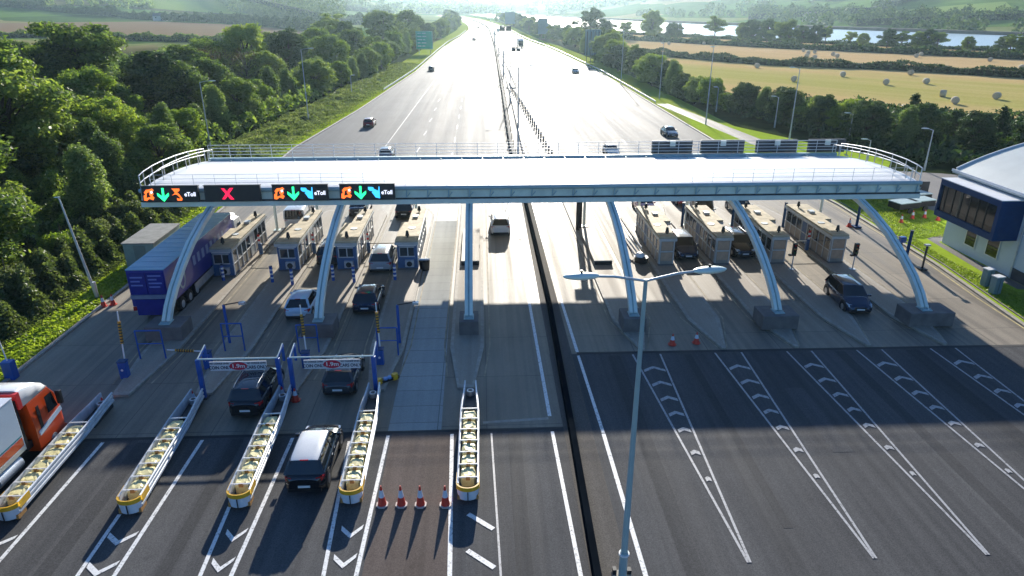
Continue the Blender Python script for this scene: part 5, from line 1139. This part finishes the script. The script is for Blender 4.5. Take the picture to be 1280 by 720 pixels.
def quads_mesh(name, C, S, mats, up=.35, normals=None, aspect=1.5):
    """C: (n,3) centres, S: (n,) sizes -> one mesh of n small folded leaf faces"""
    n = len(C); A = rng.normal(size=(n, 3)); 
    N = rng.normal(size=(n, 3))*.8 + (normals if normals is not None else 0); N[:, 2] += up
    N /= np.linalg.norm(N, axis=1)[:, None]+1e-9; U = np.cross(N, A); U /= np.linalg.norm(U, axis=1)[:, None]+1e-9; V = np.cross(N, U)
    S = S[:, None]; a = U*S*.5*aspect; b = V*S*.42
    P = np.stack([C-a, C-b*.9+N*S*.05, C+a, C+b], 1).reshape(-1, 3)
    me = bpy.data.meshes.new(name); me.vertices.add(4*n); me.vertices.foreach_set('co', P.astype(np.float32).ravel())
    me.loops.add(4*n); me.loops.foreach_set('vertex_index', np.arange(4*n, dtype=np.int32)); me.polygons.add(n)
    me.polygons.foreach_set('loop_start', np.arange(0, 4*n, 4, dtype=np.int32)); me.polygons.foreach_set('loop_total', np.full(n, 4, dtype=np.int32))
    me.materials.append(mats); me.update(); me.validate(); return me
def lobe_pts(c, r, n, shell=.75):
    d = rng.normal(size=(n, 3)); d /= np.linalg.norm(d, axis=1)[:, None]
    q = shell+(1.05-shell)*rng.random(n)**.6; inner = rng.random(n) < .22; q[inner] = rng.random(inner.sum())*shell
    q += .35*rng.random(n)**6; q *= 1+.16*np.sin(d[:, 0]*7+c[0]*3)*np.cos(d[:, 1]*6+c[2]*2)+.10*np.sin(d[:, 2]*11+c[1])
    return np.array(c)+d*q[:, None]*np.array(r), d
def make_tree(form, seed, nleaf, leaf, lm):
    rr = random.Random(seed); lobes = []; H_ = 1.0
    # unit tree, 10 m tall
    if form == 'broad':
        th = 2.2; nl = 30; ox = [rr.uniform(-.25, .25) for _ in range(3)]
        for k in range(nl):
            a = k*2.4+rr.uniform(-.5, .5); z = 1.9+6.9*((k+.5)/nl)**.95; prof = math.sin(min(1, max(0, (z-.6)/9.3))*math.pi)**.65
            R_ = 3.5*prof*rr.uniform(.45, 1.0)*(1+.22*math.sin(a*2+ox[0]*9)); q = rr.uniform(.75, 1.35)
            lobes.append(((math.cos(a)*R_+ox[1], math.sin(a)*R_+ox[2], z+rr.uniform(-.3, .3)), (q, q, q*rr.uniform(.6, .95))))
        for k in range(4): a = rr.random()*6.28; q = rr.uniform(.6, .9); lobes.append(((math.cos(a)*1.1, math.sin(a)*1.1, rr.uniform(8.4, 9.5)), (q, q, q)))
    elif form == 'open':
        th = 3.4
        for k in range(22):
            a = k*2.4+rr.random(); z = 4.2+5.2*rr.random(); R_ = rr.uniform(.8, 3.4)*(1.25-(z-4)/9); q = rr.uniform(.55, 1.15)
            lobes.append(((math.cos(a)*R_, math.sin(a)*R_, z), (q*1.2, q*1.2, q*.65)))
    elif form == 'willow':
        th = .8
        for k in range(20):
            a = k*2.4+rr.random(); z = 1.0+8.0*(k/19); R_ = 1.15*math.sin(min(1, (z+.4)/10)*math.pi)**.7*rr.uniform(.6, 1.1); q = rr.uniform(.6, 1.1)*(1.15-.45*z/10)
            lobes.append(((math.cos(a)*R_, math.sin(a)*R_, z), (q, q, q*1.5)))
    elif form == 'pine':
        th = 1.0
        for k in range(24):
            z = 1.2+8.3*(k/23); R_ = (2.6*(1-z/10.6))*rr.uniform(.5, .9); a = k*2.4; q = (.5+.95*(1-z/10.4))*rr.uniform(.75, 1.15)
            lobes.append(((math.cos(a)*R_, math.sin(a)*R_, z), (q*1.1, q*1.1, q*.55)))
        lobes.append(((0, 0, 9.3), (.45, .45, .9)))
    elif form == 'shrub':
        th = .3
        for k in range(20):
            a = k*2.4+rr.random(); R_ = rr.uniform(.5, 3.8); q = rr.uniform(.9, 1.7); lobes.append(((math.cos(a)*R_, math.sin(a)*R_, 1.6+rr.random()*3.4*(1-R_/5)), (q, q, q*.9)))
    vol = [l[1][0]*l[1][1] for l in lobes]; tot = sum(vol); Cs = []; Ns = []
    for l, v in zip(lobes, vol): p, d = lobe_pts(l[0], l[1], int(nleaf*v/tot), .7); Cs.append(p); Ns.append(d)
    C = np.concatenate(Cs); N = np.concatenate(Ns); C[:, 2] = np.maximum(C[:, 2], .15)
    S = leaf*rng.uniform(.6, 1.4, len(C)); crown = quads_mesh('crown', C, S, LM[lm], .3, N*.9)
    m = MB(); lean = rr.uniform(-.3, .3); pts = [(0, 0, -.3), (lean*.3, .1, th*.5), (lean, .1, th), (lean*1.4, 0, th+2.4), (lean*1.2, 0, 7.4)]; rad = [.26, .2, .17, .12, .04]
    for i in range(4): m.cyl(pts[i], pts[i+1], rad[i], rad[i+1], 8)
    for l in lobes[:-1]:
        c = l[0]; z0 = min(th+rr.random()*2.5, c[2]*.7); b0 = (lean, .05, z0); mid = ((b0[0]+c[0])/2+rr.uniform(-.3, .3), (b0[1]+c[1])/2, (z0+c[2])/2+.2); m.cyl(b0, mid, .085, .06, 6); m.cyl(mid, c, .06, .02, 6)
    me = bpy.data.meshes.new('trunk'); me.from_pydata(m.v, [], m.f); me.materials.append(M_bark); me.update(); return crown, me
FORM = {
 'broad': [make_tree('broad', k, 26000, .215, 'broad') for k in (1, 2, 3, 31)], 'light': [make_tree('broad', k, 24000, .205, 'light') for k in (4, 5)],
 'open': [make_tree('open', k, 13000, .21, 'broad') for k in (6, 7)], 'willow': [make_tree('willow', k, 17000, .19, 'willow') for k in (8, 9, 10)],
 'pine': [make_tree('pine', k, 16000, .2, 'dark') for k in (11, 12)], 'dark': [make_tree('broad', k, 22000, .22, 'dark') for k in (13, 14)],
 'shrub': [make_tree('shrub', k, 18000, .28, 'bramble') for k in (15, 16)], 'lshrub': [make_tree('shrub', k, 16000, .28, 'light') for k in (17,)], 'bare': [make_tree('open', 21, 900, .2, 'brown')]}
NAMES = {'broad': 'broadleaf_tree', 'light': 'broadleaf_tree', 'open': 'open_crowned_tree', 'willow': 'willow_tree', 'pine': 'pine_tree', 'dark': 'broadleaf_tree', 'shrub': 'shrub', 'lshrub': 'shrub', 'bare': 'bare_tree'}
cnt = {}
def tree(form, x, y, h, label, group=None, wid=1.0, z=None):
    i = cnt.get(form, 0); cnt[form] = i+1; crown, trunk = FORM[form][i % len(FORM[form])]
    s = thing(NAMES[form], label, 'shrub' if 'shrub' in form else 'tree', (x, y, height(x, y) if z is None else z), (i*2.39) % 6.28, group)
    for nm, me in (('trunk', trunk), ('crown', crown)): o = bpy.data.objects.new(nm, me); col.objects.link(o); o.parent = s
    k = h/10; s.scale = (k*wid, k*wid, k); return s
rt = random.Random(5)
def row(forms, pts, desc, group, wid=1.0):
    """pts: (x, y, h) ordered; desc holds %s for the ordinal"""
    for i, p in enumerate(pts):
        f = forms[i % len(forms)]; k = NAMES[f].replace('_', ' ').replace('broadleaf ', '')
        adj = {'broad': 'leafy green', 'light': 'yellow green', 'open': 'green', 'willow': 'grey green', 'pine': 'dark', 'dark': 'dark green', 'shrub': 'tangled', 'lshrub': 'bright green', 'bare': 'leafless'}[f]
        tree(f, p[0], p[1], p[2], '%s %s, %s' % (adj, k, desc % ORD[i]), group, p[3] if len(p) > 3 else wid)
# left verge willows, nearest first
W1 = []; y = 66
while y < 330:
    xe = -30.5-10.5*math.exp(-((y-125)/58)**2) if y < 250 else edgeL(y)-11
    W1.append((xe-rt.uniform(1.5, 4.5), y, rt.uniform(5.8, 8.4)*(1 if y < 240 else 1.2), 1.4)); y += rt.uniform(5.5, 8.0)*(1+y/400)
row(['willow', 'willow', 'broad', 'willow', 'light'], W1, '%s from the near end of the left verge row', 'trees lining the left verge')
big = [('broad', -49, 62, 13.0, 'huge leafy green tree bulging out left of the canopy end'), ('broad', -41, 52, 10.0, 'leafy green tree nearest the leaning lamp column, at its left'), ('dark', -50, 50, 12.0, 'dark green tree on the left edge of the picture behind the nearest one'),
       ('broad', -56, 84, 15.5, 'tall leafy tree behind the huge one left of the canopy'), ('broad', -70, 92, 17, 'largest leafy tree at the upper left edge'), ('light', -82, 104, 16.5, 'yellow green tree top at the upper left edge'),
       ('open', -71, 132, 17.5, 'tall open crowned tree with visible limbs, rising above the left woodland'), ('light', -60, 112, 11, 'yellow green tree below the tall open crowned tree'), ('dark', -83, 150, 14.5, 'dark tree with brownish top left of the tall open crowned tree'),
       ('light', -50, 96, 8.5, 'bright bushy tree left of the lamp column among the left trees'), ('willow', -45, 82, 8, 'grey green bushy tree right behind the canopy end'), ('broad', -54, 128, 11, 'rounded green tree right of the tall open crowned tree'),
       ('bare', -62, 168, 12, 'leafless tree against the brown field'), ('bare', -55, 172, 11, 'smaller leafless tree against the brown field'), ('light', -62, 196, 15, 'bright yellow green tree standing above the verge row'),
       ('dark', -54, 205, 13.5, 'dark round tree right of the bright yellow green one'), ('broad', -52, 176, 9.5, 'low green tree in front of the bright yellow green one'), ('broad', -100, 120, 15, 'leafy tree far back at the upper left corner'), ('broad', -92, 138, 14, 'leafy tree behind the largest at the upper left'),
       ('light', -47, 230, 11, 'yellow green tree behind the verge row, before the green sign'), ('broad', -45, 258, 12, 'green tree left of the green sign'), ('dark', -52, 290, 13, 'dark tree behind the green sign'), ('open', -66, 330, 16, 'far open tree left of and behind the green sign'), ('broad', -46, 345, 17, 'tall far tree above the green sign'), ('broad', -38, 380, 17, 'tall far tree right of the green sign'), ('light', -58, 262, 12, 'pale far tree in the verge woodland')]
for f, x, y, h, l in big: tree(f, x, y, h, l, 'woodland on the left', 1.0 if f == 'bare' else 1.35)
M2 = [(-58+rt.uniform(-4, 4), 70+k*9.5, rt.uniform(8, 12)) for k in range(9)]+[(-66+rt.uniform(-5, 5), 150+k*13, rt.uniform(8, 12)) for k in range(12)]
row(['broad', 'dark', 'light', 'broad', 'open'], M2, '%s from the camera in the left wood middle rank', 'woodland on the left', 1.5)
M3 = [(-80+rt.uniform(-6, 6), 78+k*11, rt.uniform(11, 15)) for k in range(7)]+[(-100-k*16+rt.uniform(-5, 5), 205+rt.uniform(-25, 20), rt.uniform(8, 11)) for k in range(7)]
row(['broad', 'light', 'dark'], M3, '%s tree of the back rank of the left wood', 'woodland on the left', 1.5)
S1 = [(-36+rt.uniform(-2.5, 2), 40+k*4.3, rt.uniform(2.6, 4.6), 1.2) for k in range(7)]
row(['shrub', 'lshrub', 'shrub'], S1, '%s from the camera in the scrub between kerb and near trees', 'scrub on the left bank', 1.2)
S2 = [(edgeL(y)-6.5+rt.uniform(-1.5, 1), y, rt.uniform(1.2, 2.2), 1.2) for y in range(74, 240, 14)]
row(['shrub', 'lshrub'], S2, '%s low clump on the left grass verge beyond the canopy', 'low clumps on the left verge', 1.3)
F1 = [(edgeL(y)-11-rt.uniform(0, 6), y, rt.uniform(8, 13)) for y in range(346, 900, 19)]
row(['broad', 'willow', 'dark'], F1, '%s of the distant trees left of the motorway bend', 'distant trees left of the motorway', 1.6)
# right side
RB = [(43+k*.2+rt.uniform(-1, 2)+(0 if y > 150 else (150-y)*.30), y, h) for k, (y, h) in enumerate((yy_, hh_*(1 if yy_ > 165 else .72)) for yy_, hh_ in [(250, 11), (238, 9), (226, 8), (214, 9), (203, 8), (193, 7), (184, 8), (175, 7), (167, 8), (158, 7.5), (150, 8), (143, 8.5), (136, 8), (129, 8), (123, 8.5), (117, 8), (111, 8), (105, 8.5), (100, 9)])]
row(['broad', 'light', 'dark', 'willow', 'dark'], RB, '%s from the big ribbed sign in the right verge belt', 'tree belt along the right verge', 1.5)
RP = [(66, 118, 8.5), (70, 112, 9.5), (75, 108, 9), (80, 105, 10), (84, 100, 8.5), (88, 96, 9), (93, 92, 9), (98, 88, 8), (63, 124, 7.5), (103, 86, 8.5)]
row(['pine', 'pine', 'dark'], [(a, b, c*(.48, .68, .54)[int(a) % 3]) for a, b, c in RP], '%s of the dark trees between service yard and stubble field', 'dark trees behind the service yard', 1.25)
RL = [(60, 108, 6, 1.5), (66, 103, 6, 1.5), (72, 99, 5.5, 1.5), (78, 95, 5.5, 1.6), (84, 91, 5.5, 1.5), (91, 87, 5.5, 1.6), (57, 116, 6, 1.4), (54, 125, 6, 1.4), (51, 134, 6, 1.3), (98, 83, 6, 1.4)]
row(['dark'], RL, '%s low dark bush in the shaded belt behind the short lamps', 'low bushes behind the short lamps')
RF = [(edgeR(y)+10+rt.uniform(0, 7), y, rt.uniform(8, 11.5)) for y in range(275, 840, 20)]
row(['dark', 'broad', 'willow'], RF, '%s beyond the big ribbed sign, right of the motorway', 'distant trees right of the motorway', 1.7)
def rowpx(forms, pts, desc, group, wid=1.0):
    row(forms, [at(px, py)+(h*.8, wid) for px, py, h in pts], desc, group, wid)
rowpx(['dark', 'dark', 'open', 'broad'], [(738, 52, 22), (760, 54, 14), (782, 50, 13), (815, 48, 20), (838, 50, 12), (846, 50, 11), (892, 52, 17), (928, 52, 13), (940, 53, 15), (958, 54, 15), (975, 56, 14), (985, 56, 15), (1002, 56, 12), (1018, 57, 12), (1030, 57, 12)], '%s from the left along the riverside hedge, left part', 'trees on the riverside hedge, left part', 1.25)
rowpx(['open', 'broad', 'dark'], [(1062, 58, 9), (1078, 58, 8), (1108, 60, 11), (1126, 61, 10), (1145, 62, 10), (1158, 62, 11), (1170, 63, 10), (1208, 64, 8), (1252, 66, 9), (1262, 67, 10), (1274, 68, 9)], '%s from the left along the riverside hedge, right part', 'trees on the riverside hedge, right part', 1.3)
# hedges -------------------------------------------------------
def hedge(pts, w, h, label, leaf=.5, dens=5.0, lm='dark', name='hedge'):
    pts = [Vector(p) for p in pts]; C = []; S = []
    for a, b in zip(pts[:-1], pts[1:]):
        L_ = (b-a).length; n = int(L_*dens*(w+h)); u = rng.random(n); ang = rng.random(n)*math.pi; q = .75+.3*rng.random(n)
        d = (b-a)/L_; nn = (-d.y, d.x); und = 1+.22*np.sin(u*L_*.21+a.x)+.15*np.sin(u*L_*.53+a.y); off = np.cos(ang)*w/2*q
        C.append(np.stack([a.x+d.x*u*L_+nn[0]*off, a.y+d.y*u*L_+nn[1]*off, np.sin(ang)**.6*h*q*und+.1], 1)); 
    C = np.concatenate(C); base = pts[0]; gz = np.array([height(c[0], c[1]) for c in C[::40]]); gz = np.repeat(gz, 40)[:len(C)]; C[:, 2] += gz; C -= np.array([base.x, base.y, 0])
    s = thing(name, label, 'hedge', (base.x, base.y, 0)); me = quads_mesh('foliage', C, leaf*rng.uniform(.6, 1.4, len(C)), LM[lm], .5); o = bpy.data.objects.new('foliage', me); col.objects.link(o); o.parent = s
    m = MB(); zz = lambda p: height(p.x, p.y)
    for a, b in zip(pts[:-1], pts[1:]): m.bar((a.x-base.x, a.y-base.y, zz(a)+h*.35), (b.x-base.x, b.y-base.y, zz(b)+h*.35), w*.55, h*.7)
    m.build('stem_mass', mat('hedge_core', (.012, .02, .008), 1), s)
hedge([(50, 330), (59, 314), (80, 280), (99, 247), (133, 227), (156, 200), (190, 166), (330, 51)], 3.4, 2.3, 'long dark hedge dividing the two stubble fields on the right', .6, 8)
hedge([(52, 470), (84, 426), (138, 347), (206, 269), (420, 61)], 4, 2.5, 'dark riverside hedge beyond the far stubble field', .8, 6)
hedge([(56, 560), (92, 518), (152, 418), (242, 298), (455, 86)], 4, 1.6, 'farthest hedge on the near river bank', .8, 4)
hedge([at(*p) for p in ((-30, 47), (60, 47), (250, 53), (405, 59))], 5, 3.5, 'hedge on the near side of the brown ploughed field', .8, 5, 'broad')
hedge([at(*p) for p in ((-30, 22), (60, 22.5), (150, 24), (300, 30), (420, 41))], 7, 7, 'thick hedge on the far side of the brown ploughed field', 1.3, 4, 'dark')
hedge([at(*p) for p in ((-30, 13), (60, 13), (250, 16), (430, 31), (480, 30))], 9, 8, 'dark hedge beyond the pale field in the left distance', 1.6, 3, 'dark')
hedge([(-760, 1600), (-190, 1300), (-120, 1000)], 10, 10, 'distant hedge beyond the green field on the left hill', 1.6, 2.2, 'dark')
hedge([(700, 412), (860, 560), (800, 700)], 8, 7, 'hedge climbing between green fields across the river', 1.4, 2.4, 'dark')
hedge([(480, 560), (760, 418), (1100, 296)], 9, 8, 'hedge along the foot of the green fields across the river', 1.4, 2.4, 'dark')
hedge([(330, 636), (470, 585), (560, 720)], 9, 8, 'hedge round the far bank meadow', 1.4, 2.4, 'dark')
hedge([(300, 820), (420, 780), (560, 900), (900, 760)], 9, 8, 'hedge along the shoulder of the hill across the river', 1.5, 2.6, 'dark')
hedge([(560, 1150), (800, 1000), (1250, 900)], 10, 9, 'upper hedge on the hill across the river', 1.7, 2.4, 'dark')
hedge([(560, 720), (600, 900), (560, 1150), (620, 1400)], 9, 8, 'hedge running up the hill across the river', 1.5, 2.4, 'dark')
# far woods: stuff
def wood(name, label, n, region, hmin, hmax, leaf, lm, seed):
    r2 = np.random.default_rng(seed); C = []
    k = 0
    while k < n:
        x, y = r2.uniform(region[0], region[1]), r2.uniform(region[2], region[3])
        if river_t(x, y) < 12 and region[0] > -90: continue
        if math.sin(x*.021+seed)+math.cos(y*.017+seed*2)+.8*math.sin((x+y)*.031) < .75: continue
        if -110 < x < 50 and y < 1400: continue
        if x < 0 and y < 1050 and (y < 760 or x > -700): continue
        h = r2.uniform(hmin, hmax); m = 90; d = r2.normal(size=(m, 3)); d /= np.linalg.norm(d, axis=1)[:, None]; q = r2.uniform(.7, 1.1, m)[:, None]
        C.append(d*q*np.array([h*.55, h*.55, h*.5])+np.array([x, y, height(x, y)+h*.48])); k += 1
    C = np.concatenate(C); me = quads_mesh(name, C, leaf*r2.uniform(.6, 1.4, len(C)), LM[lm], .5); o = bpy.data.objects.new(name, me); col.objects.link(o); o['kind'] = 'stuff'; o['label'] = label; o['category'] = 'woodland'
wood('far_woodland', 'blue green woods and hedgerow trees on the hills across the river', 1500, (60, 1900, 330, 2600), 6, 12, 2.4, 'dark', 1)
wood('left_hill_woodland', 'hazy woods and hedgerow trees on the low hills at the upper left', 800, (-1500, -70, 620, 2200), 6, 11, 2.6, 'broad', 2)
wood('horizon_woodland', 'pale hazy trees along the horizon beyond the motorway bend', 700, (-500, 350, 1400, 2600), 10, 18, 4.0, 'broad', 3)
# distant houses
for i, (x, y, l) in enumerate(((-380, 900, 'pale distant house on the left hill, nearest the ploughed field'), (330, 730, 'white distant house across the river at its left shore'), (520, 640, 'pale distant house between meadows across the river'), (-60, 1500, 'white distant building at the horizon by the motorway bend'), (40, 1560, 'pale long distant building at the horizon by the motorway bend'))):
    z0 = height(x, y); s = thing('farmhouse', l, 'house', (x, y, z0-.5), i*.5); w = 14 if i != 4 else 40
    m = MB(); m.box(-w/2, w/2, -4, 4, 0, 6); m.build('wall', mat('render_white', (.55, .54, .5), .8), s); m = MB(); m.add([(-w/2-.4, -4.4, 5.9), (w/2+.4, -4.4, 5.9), (w/2+.4, 0, 9.3), (-w/2-.4, 0, 9.3), (w/2+.4, 4.4, 5.9), (-w/2-.4, 4.4, 5.9)], [(0, 1, 2, 3), (3, 2, 4, 5), (1, 4, 2), (0, 3, 5)]); m.build('roof', mat('slate', (.12, .12, .14), .7), s)
    for k in (-1, 1): m = MB(); m.box(k*w*.25-.6, k*w*.25+.6, -4.05, -4.002, 3.5, 5); m.build('window', M_glass, s)
# undergrowth and grass (nobody could count these)
def scatter(name, label, cat, pts, sizes, lm, up=.4):
    me = quads_mesh(name, pts, sizes, LM[lm], up); o = bpy.data.objects.new(name, me); col.objects.link(o); o['kind'] = 'stuff'; o['label'] = label; o['category'] = cat; return o
n = 190000; y = 34+rng.random(n)**1.4*62; w = rng.random(n)**.8; x = np.array([edgeL(v) for v in y])-2.6-w*11.5
hump = np.clip((np.array([edgeL(v) for v in y])-2.6-x)/3, 0, 1)*(.75+.55*np.sin(x*1.3+np.sin(y*.7)*2)*np.cos(y*.9)+.35*np.sin(x*2.9+y*2.3)); z = .1+np.maximum(0, hump)*1.5*(.5+.5*rng.random(n))
scatter('bramble_thicket', 'tangled pale green bramble thicket on the left bank', 'brambles', np.stack([x, y, z], 1), .19*rng.uniform(.5, 1.6, n), 'bramble')
n = 70000; y = 96+rng.random(n)*160; e = np.array([edgeL(v) for v in y]); x = e-.9-rng.random(n)**.9*10.5; hump = np.clip((e-1.6-x)/3, 0, 1)*(.5+.4*np.sin(x*1.1+np.sin(y*.3)*2)*np.cos(y*.4)); z = .08+np.maximum(0, hump)*.9*rng.random(n)
scatter('rough_grass', 'rough yellow green grass and weeds on the left verge beyond the canopy', 'grass', np.stack([x, y, z], 1), .36*rng.uniform(.5, 1.5, n), 'bramble')
n = 60000; y = 30+rng.random(n)**1.3*230; e = np.array([edgeL(v) for v in y]); x = e-.35-rng.random(n)**1.3*2.8; z = .05+.14*rng.random(n)
scatter('verge_grass_blades', 'bright grass strip beside the left kerb', 'grass', np.stack([x, y, z], 1), .2*rng.uniform(.5, 1.5, n), 'grass', .8)
n = 70000; y = 34+rng.random(n)**1.1*50; e = np.array([edgeR(v) for v in y]); x = e+1.0+rng.random(n)*6; ok = (x < 40.9) | (y > 59); ok &= ~((x > 38.9) & (y > 46) & (y < 58.7) & (x > 38.9+.35*np.abs(y-53)*.3)); ok &= (x-38 < (84-y)*.35+1.5)
scatter('lawn_grass_blades', 'short bright green grass of the lawn by the control building', 'grass', np.stack([x, y, .07+.07*rng.random(n)], 1)[ok], (.085*rng.uniform(.5, 1.5, n))[ok], 'grass', 1.8)
def floor_scatter(name, label, n, x0, x1, y0, y1, hmax, sz, lm, ok=None):
    x = rng.uniform(x0, x1, n); y = rng.uniform(y0, y1, n)
    if ok is not None: k = ok(x, y); x, y = x[k], y[k]
    n = len(x); b = .5+.5*np.sin(x*.55+np.sin(y*.31)*2)*np.cos(y*.47)+.35*np.sin(x*1.3+y*.9)
    return scatter(name, label, 'undergrowth', np.stack([x, y, .1+np.maximum(0, b)*hmax*(.55+.45*rng.random(n))], 1), sz*rng.uniform(.5, 1.5, n), lm)
floor_scatter('woodland_undergrowth', 'dense bushes and saplings under the left woodland beyond the canopy', 200000, -125, -36, 92, 330, 3.4, .55, 'broad', lambda x, y: x < np.array([edgeL(v) for v in y])-11.5)
floor_scatter('near_undergrowth', 'dense bushes under the nearest left trees', 230000, -85, -36, 36, 94, 2.8, .27, 'broad', lambda x, y: (x < -38) & (x > -30-y*.85))
floor_scatter('belt_undergrowth', 'dark bushes under the right tree belt', 110000, 42, 112, 78, 290, 1.7, .5, 'dark', lambda x, y: np.where(y > 150, (x > 44) & (x < 54), (y > np.where(x < 58, 88+(58-x)*4.4, 88-(x-58)*.42)) & (y < np.where(x < 60, 165, 165-(x-60)*1.03))))
# ------------------------------------------------------------ haze
hz = MB(); hz.box(-4300, 4300, -170, 6600, -3, 160); h = hz.build('haze', [], kind='stuff'); h['label'] = 'thin bright summer haze over the whole valley'; h['category'] = 'haze'
m = bpy.data.materials.new('haze'); m.use_nodes = True; nt = m.node_tree; nt.nodes.remove(nt.nodes['Principled BSDF']); pv = nt.nodes.new('ShaderNodeVolumePrincipled'); pv.inputs['Density'].default_value = HAZE; pv.inputs['Color'].default_value = (.66, .90, 1, 1); pv.inputs['Anisotropy'].default_value = .74
nt.links.new(pv.outputs[0], nt.nodes['Material Output'].inputs['Volume']); h.data.materials.append(m)
